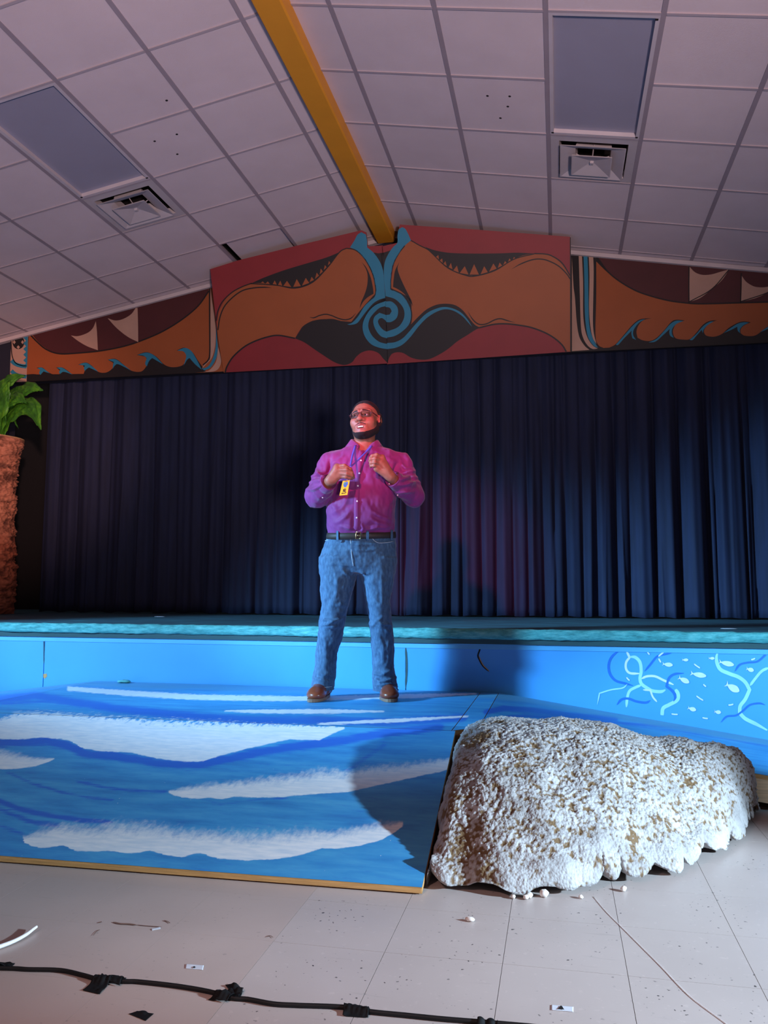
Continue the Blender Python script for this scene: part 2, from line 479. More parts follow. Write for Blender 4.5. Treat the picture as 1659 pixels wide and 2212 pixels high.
def stroke(parent, plane, px, wpx, m, layer, name, taper=(1, 1), sub=6):
    c = crom(px, sub); n = len(c)
    t = np.gradient(c, axis=0); t /= np.linalg.norm(t, axis=1)[:, None]+1e-9
    nr = np.stack([-t[:, 1], t[:, 0]], 1)
    s = np.linspace(0, 1, n)
    w = wpx/2*np.minimum(1, np.minimum(taper[0] + s*6, taper[1] + (1-s)*6))
    V = []
    for k in range(n):
        for e in (-1, 1):
            q = c[k] + nr[k]*w[k]*e
            V.append(plane.at(q[0], q[1], 0) + plane.n*(.0012*layer))
    F = [(2*k, 2*k+1, 2*k+3, 2*k+2) for k in range(n-1)]
    if np.cross(V[1]-V[0], V[3]-V[0]) @ plane.n < 0: F = [tuple(reversed(f)) for f in F]
    return part(name, V, F, m, parent)
def board(name, plane, px, m, label, thick=.018, cat='mural board', group=None, hinge=None):
    P = [plane.at(x, y) for x, y in px]
    r = root(name, (np.mean([p[0] for p in P]), np.mean([p[1] for p in P]), min(p[2] for p in P)), label, cat, group)
    V, F = prism(P, -plane.n*thick)
    part('board', V, F, m, r); return r

wallp = Plane((0, YW, 0), (0, -1, 0))
tilt = Plane((0, 7.33, 3.044), np.array([0, -.925, -.345]))    # leans out at the top
# -- centre, left half
b = board('mural_board', tilt, z4([(55, 440), (290, 366), (800, 238), (1345, 108), (1385, 125), (1400, 245), (1528, 238), (1560, 800), (1574, 1245), (172, 1322), (115, 960)]),
          M['p_red'], 'red and orange painted board left of the spiral seam, under the beam', group='painted boards above the curtain')
A = lambda *k, **w: paint(b, tilt, *k, **w)
A(z4([(172, 1322), (150, 1200), (115, 960), (125, 830), (150, 760), (200, 680), (290, 610), (400, 565), (500, 560), (620, 575), (700, 590), (780, 600), (860, 590), (930, 550), (1000, 490), (1060, 420), (1110, 350), (1160, 295), (1220, 262), (1290, 275), (1350, 320), (1400, 390), (1440, 470), (1460, 560), (1465, 640), (1440, 690), (1390, 730), (1340, 790), (1300, 850), (1260, 890), (1210, 895), (1150, 880), (1080, 868), (1000, 868), (920, 885), (850, 925), (810, 975), (780, 1030), (720, 1018), (650, 1005), (580, 1008), (500, 1030), (420, 1062), (340, 1110), (270, 1170), (220, 1230), (195, 1290), (190, 1321)]), M['p_orange'], 1, 'orange_shape')
A(z4([(780, 1030), (815, 975), (850, 925), (920, 885), (1000, 868), (1080, 868), (1150, 880), (1260, 890), (1330, 800), (1400, 720), (1470, 650), (1550, 640), (1560, 850), (1573, 1244), (1530, 1200), (1490, 1155), (1420, 1133), (1350, 1150), (1300, 1190), (1265, 1235), (1200, 1258), (1120, 1235), (1030, 1180), (940, 1120), (860, 1065)]), M['p_black'], 2, 'black_shape')
A(z4([(410, 560), (520, 510), (700, 445), (900, 385), (1050, 340), (1160, 295), (1110, 350), (1060, 420), (1000, 490), (930, 550), (860, 590), (780, 600), (700, 590), (620, 575), (500, 560)]), M['p_black'], 2, 'black_crescent')
for t in ([(490, 556), (505, 545), (520, 560)], [(530, 562), (548, 545), (565, 566)], [(590, 568), (607, 536), (625, 572)], [(635, 575), (655, 538), (672, 582)], [(680, 583), (712, 540), (748, 592)], [(765, 592), (795, 525), (830, 585)], [(840, 580), (872, 515), (902, 558)], [(905, 550), (922, 505), (942, 532)], [(950, 525), (965, 470), (985, 495)], [(990, 485), (1000, 435), (1018, 460)], [(1025, 448), (1035, 405), (1050, 424)], [(1060, 408), (1070, 370), (1082, 388)]):
    A(z4(t), M['p_orange'], 3, 'tooth', smoothing=False)
A(z4([(1350, 380), (1390, 430), (1425, 510), (1445, 600), (1450, 650), (1400, 680), (1360, 720), (1330, 780), (1345, 720), (1375, 650), (1395, 580), (1400, 500), (1385, 440)]), M['p_black'], 2, 'black_leaf')
A(z4([(1450, 298), (1490, 305), (1540, 298), (1533, 400), (1536, 490), (1515, 400)]), M['p_black'], 2, 'black_wedge', smoothing=False)
A(z4([(1250, 255), (1290, 190), (1312, 148), (1345, 125), (1385, 145), (1395, 200), (1395, 255), (1450, 300), (1500, 370), (1525, 430), (1536, 490), (1550, 685), (1500, 700), (1450, 730), (1400, 785), (1350, 850), (1310, 900), (1260, 915), (1225, 912), (1270, 895), (1320, 840), (1370, 760), (1420, 710), (1465, 665), (1462, 570), (1440, 480), (1400, 390), (1350, 325), (1300, 278)]), M['p_blue'], 3, 'blue_stem')
A(z4([(1556, 712), (1480, 750), (1430, 810), (1405, 880), (1405, 940), (1440, 1010), (1500, 1060), (1566, 1078), (1568, 1122), (1500, 1110), (1430, 1080), (1380, 1020), (1358, 950), (1360, 880), (1400, 790), (1450, 735), (1500, 702), (1554, 690)]), M['p_black'], 4, 'black_ring', smoothing=True)
A(z4([(1557, 714), (1490, 752), (1440, 812), (1408, 880), (1405, 940), (1440, 1010), (1500, 1060), (1567, 1078), (1568, 1122), (1500, 1110), (1430, 1080), (1380, 1020), (1358, 950), (1362, 880), (1400, 800), (1460, 740), (1556, 680), (1557, 714)][:-1]), M['p_black'], 4, 'black_gap')
A(z4([(1557, 755), (1500, 772), (1440, 830), (1412, 880), (1407, 940), (1440, 1010), (1500, 1060), (1567, 1078), (1569, 1122), (1500, 1110), (1430, 1080), (1380, 1020), (1358, 950), (1366, 880), (1410, 800), (1470, 745), (1556, 712)]), M['p_blue'], 5, 'blue_ring')
A(z4([(1566, 1030), (1510, 1010), (1465, 950), (1448, 890), (1460, 845), (1500, 812), (1540, 825), (1559, 832), (1561, 885), (1525, 858), (1500, 862), (1488, 885), (1500, 920), (1530, 955), (1565, 975)]), M['p_blue'], 5, 'blue_curl')
S = lambda px, w, **k: stroke(b, tilt, z4(px), w, M['p_black'], 3, 'black_line', **k)
S([(122, 960), (140, 850), (180, 755), (255, 675), (335, 622), (430, 600), (520, 595), (580, 600)], 2.6, taper=(1, .1))
S([(108, 880), (122, 800), (160, 720), (240, 640), (330, 590), (412, 560)], 2.4)
S([(905, 850), (940, 855), (990, 835), (1040, 825), (1090, 835), (1150, 860), (1210, 872), (1260, 857), (1300, 815)], 2.4, taper=(.2, .2))
S([(184, 1320), (200, 1270), (250, 1190), (340, 1108), (430, 1058), (540, 1020), (640, 1005), (780, 1030)], 3.2)
S([(1220, 262), (1290, 275), (1350, 322), (1400, 392), (1440, 475), (1462, 560), (1466, 650), (1420, 706)], 2.2)
S([(400, 563), (620, 577), (780, 602), (930, 552), (1060, 422), (1160, 295), (1220, 262)], 2.2)
S([(930, 884), (1080, 868), (1150, 880), (1210, 897), (1260, 892), (1300, 855)], 2.0)
# -- centre, right half
b = board('mural_board', tilt, z5([(18, 240), (150, 210), (155, 120), (168, 58), (800, 100), (1588, 160), (1590, 700), (1592, 1118), (62, 1222), (52, 850)]),
          M['p_red'], 'red and orange painted board right of the spiral seam, under the beam', group='painted boards above the curtain')
A(z5([(255, 195), (330, 230), (400, 265), (440, 300), (500, 365), (570, 420), (640, 460), (720, 480), (800, 485), (880, 470), (960, 440), (1040, 395), (1120, 345), (1200, 315), (1290, 302), (1370, 305), (1440, 325), (1500, 370), (1550, 430), (1586, 495), (1590, 800), (1591, 1116), (1560, 1115), (1520, 1060), (1450, 1000), (1370, 955), (1260, 915), (1150, 895), (1040, 885), (950, 890), (880, 905), (830, 918), (790, 890), (740, 830), (690, 770), (630, 730), (560, 718), (480, 725), (400, 760), (340, 810), (290, 860), (262, 890), (268, 800), (245, 730), (190, 640), (110, 600), (95, 560), (105, 480), (120, 390), (150, 310), (200, 235)]), M['p_orange'], 1, 'orange_shape')
A(z5([(65, 1218), (80, 1170), (105, 1135), (150, 1122), (200, 1130), (260, 1165), (330, 1183), (410, 1180), (490, 1145), (570, 1095), (650, 1030), (730, 980), (800, 935), (840, 918), (790, 890), (740, 830), (690, 770), (630, 730), (560, 718), (480, 725), (400, 760), (340, 810), (262, 890), (262, 700), (200, 640), (100, 590), (45, 620), (52, 850)]), M['p_black'], 2, 'black_shape')
A(z5([(380, 245), (470, 275), (600, 295), (800, 300), (1000, 298), (1150, 293), (1290, 300), (1200, 315), (1120, 345), (1040, 395), (960, 440), (880, 470), (800, 485), (720, 480), (640, 460), (570, 420), (500, 365), (440, 300)]), M['p_black'], 2, 'black_crescent')
for t in ([(470, 328), (490, 312), (495, 350)], [(500, 358), (522, 340), (527, 378)], [(532, 385), (550, 362), (560, 405)], [(575, 415), (595, 378), (608, 430)], [(615, 440), (645, 400), (660, 458)], [(668, 462), (710, 405), (742, 475)], [(750, 475), (788, 388), (828, 475)], [(842, 472), (872, 405), (902, 455)], [(912, 452), (948, 383), (976, 425)], [(985, 420), (1000, 375), (1022, 400)], [(1030, 396), (1045, 362), (1062, 380)], [(1070, 370), (1082, 340), (1097, 358)], [(1110, 348), (1120, 328), (1132, 340)]):
    A(z5(t), M['p_orange'], 3, 'tooth', smoothing=False)
A(z5([(165, 370), (150, 420), (165, 480), (200, 560), (240, 640), (265, 690), (278, 740), (250, 690), (200, 630), (150, 595), (112, 578), (118, 510), (130, 440)]), M['p_black'], 2, 'black_leaf')
A(z5([(10, 300), (95, 272), (55, 345), (38, 400), (34, 480), (26, 470)]), M['p_black'], 2, 'black_wedge', smoothing=False)
A(z5([(262, 190), (240, 140), (215, 95), (190, 80), (160, 100), (150, 150), (148, 210), (110, 250), (70, 310), (42, 380), (36, 480), (50, 655), (130, 680), (190, 740), (208, 800), (195, 860), (150, 915), (60, 950), (62, 1000), (130, 985), (200, 940), (250, 880), (262, 800), (240, 720), (180, 640), (92, 598), (95, 500), (115, 390), (160, 300), (210, 235)]), M['p_blue'], 3, 'blue_stem')
A(z5([(50, 700), (100, 700), (145, 740), (155, 790), (140, 840), (95, 870), (56, 870), (54, 812), (85, 808), (102, 780), (85, 752), (51, 745)]), M['p_blue'], 5, 'blue_curl')
A(z5([(62, 1045), (130, 1038), (190, 1008), (240, 958), (310, 878), (390, 800), (470, 760), (540, 745), (610, 757), (680, 792), (735, 852), (772, 912), (735, 870), (690, 822), (620, 778), (550, 764), (480, 783), (400, 832), (330, 902), (260, 992), (200, 1052), (140, 1083), (65, 1096)]), M['p_blue'], 5, 'blue_swoosh')
S = lambda px, w, **k: stroke(b, tilt, z5(px), w, M['p_black'], 3, 'black_line', **k)
S([(1100, 430), (1180, 385), (1280, 350), (1360, 348), (1430, 370), (1500, 410), (1560, 470), (1588, 512)], 2.6, taper=(.1, 1))
S([(735, 780), (770, 840), (810, 880), (850, 892), (900, 882), (960, 852), (1010, 843), (1070, 860), (1130, 875)], 2.6, taper=(.1, .1))
S([(830, 918), (950, 890), (1050, 885), (1150, 895), (1260, 915), (1370, 955), (1450, 1000), (1520, 1060), (1556, 1118)], 3.2)
S([(1290, 300), (1380, 304), (1440, 322), (1520, 378), (1588, 485)], 2.6)
S([(262, 190), (330, 230), (400, 265), (440, 300), (570, 420), (720, 482), (800, 487), (960, 442), (1120, 347), (1290, 302)], 2.2)
S([(210, 235), (160, 300), (115, 390), (95, 500), (94, 598), (190, 642), (248, 730), (268, 800), (262, 880)], 2.2)
stroke(b, tilt, z5([(1590, 165), (1591, 640), (1592, 1116)]), 2, M['p_black'], 3, 'black_line')
# -- left wing board
b = board('mural_board', wallp, z3([(182, 706), (1345, 405), (1440, 380), (1480, 955), (700, 992), (170, 1022)]), M['p_black'],
          'painted board with two white sails and small waves, left of the tilted boards', thick=.02, group='painted boards above the curtain')
A = lambda *k, **w: paint(b, wallp, *k, **w)
A(z3([(186, 707), (1342, 408), (1420, 388), (1460, 954), (1290, 962), (172, 975)]), M['p_orange'], 1, 'orange_shape', smoothing=False)
A(z3([(195, 702), (1335, 410), (1330, 450), (1270, 530), (1170, 615), (1050, 690), (930, 745), (800, 790), (650, 820), (500, 835), (380, 840), (300, 810), (240, 760)]), M['p_maroon'], 2, 'maroon_sky')
stroke(b, wallp, z3([(190, 715), (240, 768), (300, 816), (380, 842), (500, 838), (650, 823), (800, 793), (930, 749), (1050, 695), (1170, 620), (1270, 535), (1338, 440)]), 3, M['p_black'], 3, 'black_line')
A(z3([(172, 975), (215, 972), (262, 978), (257, 945), (235, 932), (270, 930), (300, 952), (335, 972), (382, 974), (382, 948), (360, 930), (400, 930), (440, 955), (470, 975), (535, 972), (547, 940), (530, 915), (500, 912), (550, 898), (590, 920), (630, 958), (680, 962), (720, 935), (725, 900), (690, 880), (740, 875), (790, 910), (840, 950), (900, 957), (932, 930), (945, 890), (930, 860), (875, 850), (940, 832), (1000, 860), (1050, 910), (1100, 928), (1160, 920), (1190, 890), (1195, 855), (1170, 825), (1130, 822), (1180, 803), (1230, 830), (1270, 890), (1300, 930), (1320, 958), (1000, 978), (172, 1018)]), M['p_black'], 2, 'black_waves')
for w in ([(240, 935), (270, 932), (320, 968), (280, 955), (260, 978), (252, 965), (258, 945)], [(365, 932), (400, 932), (465, 975), (410, 958), (385, 972), (378, 958), (388, 945)], [(505, 912), (550, 900), (590, 922), (630, 958), (570, 930), (550, 945), (545, 955), (538, 935), (545, 918)], [(692, 880), (740, 878), (790, 912), (840, 950), (760, 910), (735, 920), (722, 940), (725, 910), (730, 895)], [(880, 850), (940, 835), (990, 855), (1045, 910), (975, 870), (955, 890), (940, 925), (930, 905), (940, 870), (920, 855)], [(1135, 822), (1185, 805), (1225, 825), (1260, 880), (1292, 945), (1250, 910), (1215, 870), (1200, 880), (1175, 920), (1185, 890), (1192, 855), (1175, 828)]):
    A(z3(w), M['p_blue'], 3, 'blue_wave')
for w in ([(455, 725), (500, 730), (560, 710), (595, 680), (615, 635), (622, 700), (628, 820), (560, 795), (500, 760)], [(690, 615), (740, 630), (790, 620), (840, 590), (870, 550), (882, 550), (885, 650), (886, 768), (820, 735), (750, 680)]):
    A(z3(w), M['p_cream'], 4, 'white_sail')
stroke(b, wallp, z3([(1342, 405), (1343, 640), (1344, 830), (1334, 882), (1300, 915)]), 3, M['p_black'], 4, 'black_line')
A(z3([(1348, 402), (1358, 500), (1375, 600), (1382, 700), (1376, 800), (1356, 870), (1322, 908), (1295, 938), (1303, 918), (1336, 886), (1348, 830)]), M['p_cream'], 4, 'cream_stripe')
A(z3([(1385, 640), (1392, 760), (1396, 800), (1386, 870), (1350, 930), (1310, 950), (1292, 938), (1330, 925), (1360, 880), (1381, 800)]), M['p_blue'], 5, 'blue_stripe')
A(z3([(1398, 800), (1417, 880), (1405, 930), (1372, 955), (1302, 960), (1345, 945), (1385, 890)]), M['p_cream'], 5, 'cream_stripe')
# -- narrow strip at the far left
b = board('mural_strip', wallp, z3([(72, 746), (180, 707), (170, 1020), (62, 1022)]), M['p_cream'],
          'narrow cream strip with zigzag edge at the left end of the painted boards', thick=.02)
A(z3([(118+38*math.cos(a), 768+44*math.sin(a)) for a in np.linspace(0, 6.28, 15)[:-1]]), M['p_black'], 1, 'black_oval')
for (cx, cy, rx, ry) in ((118, 735, 11, 11), (118, 800, 11, 12), (92, 768, 10, 13), (145, 768, 9, 13)):
    A(z3([(cx-rx, cy), (cx, cy-ry), (cx+rx, cy), (cx, cy+ry)]), M['p_cream'], 2, 'petal')
zz = [(180, 712)] + [(150 if k % 2 else 168, 722+k*18) for k in range(12)] + [(174, 930)]
A(z3(zz), M['p_blue'], 2, 'zigzag', smoothing=False)
for k, (y, m) in enumerate(((880, 'p_blue'), (915, 'p_cream'), (945, 'p_blue'))):
    stroke(b, wallp, z3([(74, y+6), (92, y+23), (120, y+36), (171, y+45)]), 8, M[m], 3, 'curved_stripe')
stroke(b, wallp, z3([(72, 760), (78, 850), (100, 900), (140, 918), (170, 920)]), 2, M['p_black'], 3, 'black_line')
# -- right wing board, running on past the picture
b = board('mural_board', wallp, z6([(60, 150), (118, 150), (900, 203), (1659, 272), (2800, 378), (2800, 812), (1659, 868), (420, 930), (60, 945)]), M['p_black'],
          'painted board with white sails and curling waves, right of the tilted boards', thick=.02, group='painted boards above the curtain')
A(z6([(128, 200), (140, 420), (152, 520), (165, 700), (185, 820), (225, 890), (265, 925), (128, 935)]), M['p_cream'], 1, 'cream_shape')
A(z6([(180, 158), (205, 160), (215, 400), (215, 620), (225, 740), (250, 830), (290, 890), (330, 915), (290, 918), (250, 890), (215, 830), (198, 740), (190, 500)]), M['p_cream'], 2, 'cream_stripe')
A(z6([(218, 162), (248, 162), (255, 350), (258, 620), (265, 740), (285, 820), (320, 890), (335, 910), (300, 895), (260, 840), (240, 760), (228, 620), (225, 400)]), M['p_blue'], 3, 'blue_stripe')
A(z6([(258, 163), (292, 165), (298, 300), (295, 500), (292, 700), (300, 800), (320, 880), (290, 830), (272, 740), (262, 600), (265, 350)]), M['p_cream'], 2, 'cream_stripe')
A(z6([(318, 235), (400, 315), (500, 395), (620, 465), (740, 508), (880, 543), (1000, 560), (1100, 568), (1240, 567), (1400, 562), (1659, 555), (2300, 520), (2790, 470), (2790, 790), (1659, 835), (1250, 855), (850, 882), (420, 907), (370, 907), (330, 880), (312, 800), (318, 500)]), M['p_orange'], 1, 'orange_shape')
A(z6([(318, 180), (900, 205), (1659, 275), (2790, 378), (2790, 460), (2300, 510), (1659, 548), (1400, 555), (1240, 560), (1100, 562), (1000, 553), (880, 535), (740, 500), (620, 455), (500, 385), (410, 310), (350, 230)]), M['p_maroon'], 1, 'maroon_sky')
stroke(b, wallp, z6([(318, 195), (350, 236), (410, 316), (500, 390), (620, 460), (740, 504), (880, 540), (1000, 557), (1100, 565), (1240, 564), (1400, 559), (1659, 552)]), 3, M['p_black'], 3, 'black_line')
blk = [(420, 907), (470, 880), (540, 800), (600, 730), (650, 690), (700, 680), (750, 678), (690, 692), (650, 730), (632, 780), (640, 830), (680, 850), (740, 855), (790, 830), (850, 770), (900, 710), (940, 690), (1010, 695), (950, 715), (920, 760), (918, 800), (940, 835), (1000, 845), (1050, 840), (1100, 790), (1150, 730), (1200, 700), (1260, 693), (1200, 720), (1165, 760), (1160, 790), (1180, 815), (1240, 822), (1300, 800), (1350, 755), (1420, 715), (1470, 703), (1525, 710), (1470, 735), (1445, 765), (1445, 795), (1480, 815), (1560, 812)]
for k in range(1, 5):
    blk += [(x+k*285, y-k*7) for x, y in ((1350, 765), (1420, 720), (1470, 706), (1525, 713), (1470, 738), (1445, 765), (1445, 795), (1480, 815), (1560, 812))]
A(z6(blk + [(2790, 800), (1659, 862), (420, 928)]), M['p_black'], 2, 'black_waves')
bw = [[(470, 885), (540, 808), (600, 740), (650, 698), (700, 685), (650, 715), (615, 760), (605, 790), (610, 820), (630, 848), (600, 835), (592, 800), (595, 775), (540, 830), (490, 885)],
      [(725, 868), (790, 838), (850, 775), (900, 720), (945, 697), (1000, 700), (945, 722), (912, 760), (908, 795), (922, 832), (895, 815), (888, 785), (893, 760), (840, 810), (780, 860)],
      [(1045, 848), (1100, 800), (1150, 742), (1200, 708), (1235, 703), (1190, 730), (1158, 765), (1150, 795), (1140, 770), (1100, 815), (1070, 848)],
      [(1310, 795), (1360, 760), (1420, 722), (1470, 710), (1510, 713), (1465, 735), (1440, 765), (1440, 795), (1422, 775), (1418, 745), (1370, 770)]]
for k in range(1, 5): bw.append([(x+k*285, y-k*7) for x, y in bw[3]])
for w in bw: A(z6(w), M['p_blue'], 3, 'blue_wave')
for w in ([(1045, 275), (1090, 320), (1150, 340), (1220, 335), (1290, 315), (1355, 298), (1300, 380), (1220, 450), (1130, 520), (1045, 550)],
          [(1452, 345), (1490, 395), (1550, 430), (1610, 437), (1659, 432), (1720, 420), (1650, 480), (1560, 522), (1447, 548)]):
    A(z6(w), M['p_cream'], 2, 'white_sail')
    stroke(b, wallp, z6([(w[0][0]-2, w[0][1]-20), (w[0][0]-4, (w[0][1]+w[-1][1])/2), (w[-1][0]-3, w[-1][1]+8)]), 2.4, M['p_black'], 3, 'black_line')
    stroke(b, wallp, z6([w[-1], w[-3], w[5]]), 2, M['p_black'], 3, 'black_line')

# ================================================================== CURTAIN
def velvet(name, rgb):
    m, nt, b = nodes_of(name)
    v = coords(nt, (1, 1, .12)); n = noise(nt, v, 22, 3)
    c = lin(*rgb)
    r = ramp(nt, n, [(.3, tuple(x*.8 for x in c)), (.7, tuple(x*1.25 for x in c))])
    nt.links.new(r.outputs['Color'], b.inputs['Base Color']); b.inputs['Roughness'].default_value = .85
    b.inputs['Sheen Weight'].default_value = .12; b.inputs['Sheen Roughness'].default_value = .4
    b.inputs['Sheen Tint'].default_value = (*lin(90, 100, 150), 1)
    bump(nt, b, noise(nt, coords(nt), 300, 2), .1, .002)
    return m
M['velvet'] = velvet('navy_velvet', (20, 28, 56))
YC, ZD = 7.6, 0.687
def curtain(x0, x1, gaps, seed, label, amp):
    r = np.random.default_rng(seed)
    nx, nz = int((x1-x0)/.009), 34
    xs = np.linspace(x0, x1, nx); zs = ZD+.012+(3.4-ZD)*np.linspace(0, 1, nz)
    X, Z = np.meshgrid(xs, zs, indexing='ij')
    t = (Z-ZD)/(3.4-ZD)
    Y = np.zeros_like(X)
    g = np.sort(np.asarray(gaps))
    bounds = np.concatenate([[x0-.1], g, [x1+.1]])
    for k in range(len(bounds)-1):
        a, bnd = bounds[k], bounds[k+1]
        sl = r.normal(0, .02); sl2 = r.normal(0, .02)
        A_ = a + sl*(t-.2); B_ = bnd + sl2*(t-.2)
        u = (X-A_)/(B_-A_); w = (bnd-a)
        ins = (u >= 0) & (u < 1)
        skew = r.uniform(.35, .65)
        uu = np.where(u < skew, u/skew*.5, .5+(u-skew)/(1-skew)*.5)
        prof = np.clip(np.sin(np.pi*np.clip(uu, 0, 1)), 0, 1)**r.uniform(.35, .6)
        d = amp*min(1.4, w/.2)*(1.15-.35*t)
        Y = np.where(ins, Y - d*prof, Y)
    Y += .012*np.sin(X*31+r.uniform(0, 6)+.8*t) + .006*np.sin(X*73+1.7*t+r.uniform(0, 6))
    for q in range(int((x1-x0)*4)):     # loose secondary creases
        c = r.uniform(x0, x1) + r.normal(0, .06)*(t-.4); wd = r.uniform(.008, .02)
        Y -= r.uniform(.006, .022)*np.exp(-((X-c)/wd)**2)*sstep(r.uniform(0, .5), r.uniform(.6, 1.2), 1-t)
    V = np.stack([X, YC+Y, Z + .006*np.sin(X*23)*(1-t)], -1).reshape(-1, 3)
    o = solo('stage_curtain', V, grid_faces(nx, nz), M['velvet'], label, 'curtain', 'stage curtain halves', smooth=True)
    s = o.modifiers.new('thick', 'SOLIDIFY'); s.thickness = .004
    return o
r0 = np.random.default_rng(3)
gl = []; x = -5.27
while x < -1.6:
    gl.append(x); x += r0.uniform(.16, .42)
curtain(-5.24, -1.452, gl, 11, 'dark navy stage curtain hanging left of the speaker', .05)
gp = [(35, 0), (150, 0), (232, 0), (290, 0), (375, 0), (440, 0), (521, 0), (585, 0), (655, 0), (708, 0), (757, 0), (830, 0), (897, 0), (985, 0), (1045, 0), (1158, 0), (1272, 0), (1400, 0), (1440, 0), (1565, 0), (1610, 0)]
gr = [atY(860+a*.4816, 1300, YC)[0] for a, _ in gp] + [1.95, 2.12, 2.3, 2.46, 2.63]
curtain(-1.448, 2.75, gr, 5, 'dark navy stage curtain hanging right of the speaker', .085)
# ================================================================== STAGE
YS = 5.215
def deck_paint():
    m, nt, b = nodes_of('deck_paint')
    v = coords(nt, (.7, 5, 1)); n = noise(nt, v, 5, 5, .65)
    r = ramp(nt, n, [(.28, lin(44, 56, 66)), (.5, lin(56, 92, 104)), (.72, lin(70, 140, 150))])
    nt.links.new(r.outputs['Color'], b.inputs['Base Color']); b.inputs['Roughness'].default_value = .6
    bump(nt, b, n, .2, .004); return m
def nosing_paint():
    m, nt, b = nodes_of('nosing_paint')
    v = coords(nt, (1, 1, 5)); n = noise(nt, v, 14, 5, .7)
    r = ramp(nt, n, [(.25, lin(38, 104, 102)), (.5, lin(74, 156, 154)), (.75, lin(118, 188, 182))])
    nt.links.new(r.outputs['Color'], b.inputs['Base Color']); b.inputs['Roughness'].default_value = .75
    bump(nt, b, noise(nt, v, 60, 4), .5, .006); return m
M['deck'] = deck_paint(); M['nosing'] = nosing_paint()
M['stage_blue'] = mat('stage_blue', (70, 154, 218), .45, .05, 2.5, bmp=.05, bscale=30)
M['stage_blue2'] = mat('stage_blue_rail', (86, 166, 210), .5, .12, 6, (.5, 1, 3))
M['lip'] = mat('nosing_shade', (44, 74, 76), .8, .2, 8, (.4, 1, 3))  # dark teal holds the shade under the nosing; seam gaps share it
M['fish_white'] = mat('fish_white', (206, 214, 224), .6, .06, 20)
M['weed_pale'] = mat('weed_pale', (158, 210, 232), .6, .1, 10)
M['weed_blue'] = mat('weed_blue', (28, 104, 190), .6, .1, 10)
stage = root('stage', (-1.4, 6.8, 0), 'raised school stage with teal edge and light blue front', 'stage')
part('deck', box(-8, 5.2, YS-.004, 8.6, .60, ZD), BOXF, M['deck'], stage)
nx = 900; xs = np.linspace(-8, 5.2, nx)
prof = [(.03, .004), (.012, .006), (-.002, .004), (-.012, -.006), (-.016, -.02), (-.016, -.035), (-.014, -.05), (-.006, -.058), (.02, -.060)]
V = []
for x in xs:
    for k, (dy, dz) in enumerate(prof):
        nn = fbm(np.array(x*9.0), np.array(k*.6), np.array(0.0), 3, 5)
        V.append((x, YS-.012+dy+.006*float(nn)*(1 if 0 < k < 8 else 0), ZD+dz+.004*float(vnoise(x*23, k*.9, 3.3))))
part('nosing', V, grid_faces(nx, len(prof)), M['nosing'], stage, smooth=True)
part('nosing_shade', box(-8, 5.2, YS-.010, YS+.03, .598, .632), BOXF, M['lip'], stage)  # dark strip painted in place of the shadow below the nosing
part('front_rail', box(-8, 5.2, YS+.002, YS+.02, .565, .600), BOXF, M['stage_blue2'], stage)
sx = [atY(95, 1400, YS)[0], atY(876, 1430, YS)[0]]
edges = [-8, sx[0]-2.44, sx[0], sx[1], sx[1]+2.44, 5.2]
panels = []
for a, c in zip(edges[:-1], edges[1:]):
    panels.append(part('front_panel', box(a+.003, c-.003, YS+.006, YS+.02, 0.0, .5655), BOXF, M['stage_blue'], stage))
part('front_backing', box(-8, 5.2, YS+.022, YS+.04, 0, .6), BOXF, M['wall_black'], stage)
sp = Plane((0, YS+.006, 0), (0, -1, 0))
pan = panels[3]
zc = lambda L: [(1360+x*.18023, 1300+y*.18023) for x, y in L]
zb = lambda L: [(830+x*.5, 1300+y*.5) for x, y in L]
wl = [0.6]
def weed(px, w, m, tp=(.4, .4)):
    wl[0] += .09; stroke(pan, sp, px, w, M[m], wl[0], 'painted_weed', taper=tp)
weed(zb([(1045, 210), (1060, 240), (1045, 262), (1045, 290), (1062, 308), (1105, 310)]), 5, 'fish_white')
weed(zb([(1060, 238), (1085, 240), (1105, 262), (1110, 300), (1105, 330), (1112, 355), (1140, 375), (1160, 385), (1195, 388), (1215, 380)]), 7, 'weed_pale')
weed(zb([(1112, 332), (1135, 322), (1170, 322), (1205, 338), (1250, 358)]), 5, 'fish_white')
weed(zb([(1110, 360), (1085, 370), (1060, 385), (1050, 415), (1046, 455)]), 6, 'weed_pale')
weed(zb([(1118, 380), (1150, 382), (1160, 410), (1178, 432)]), 4, 'fish_white')
weed(zb([(1258, 378), (1270, 400), (1265, 425), (1230, 445), (1205, 460), (1200, 490)]), 8, 'weed_pale', (.6, .8))
weed(zb([(1440, 215), (1435, 250), (1450, 290), (1490, 310), (1530, 325), (1560, 348), (1578, 380), (1560, 420), (1538, 450), (1535, 480), (1560, 505), (1610, 530), (1655, 555)]), 8, 'weed_pale')
weed(zb([(1580, 362), (1600, 335), (1630, 300), (1660, 285)]), 6, 'weed_pale')
weed(zb([(1022, 205), (985, 235), (970, 270), (975, 310), (1000, 340), (1040, 352), (1075, 362)]), 5, 'weed_blue', (.2, .2))
weed(zb([(1005, 445), (1025, 422), (1055, 418), (1090, 430), (1130, 435), (1150, 425)]), 5, 'weed_blue', (.2, .2))
weed(zb([(1295, 308), (1255, 312), (1230, 330), (1220, 365), (1245, 385), (1258, 410), (1250, 430)]), 5, 'weed_blue', (.2, .2))
weed(zb([(1125, 300), (1150, 270), (1180, 235), (1220, 225), (1250, 215)]), 4, 'weed_blue', (.2, .2))
weed(zb([(1455, 520), (1480, 495), (1520, 490), (1550, 470), (1580, 445), (1620, 438), (1645, 445)]), 4, 'weed_blue', (.2, .2))
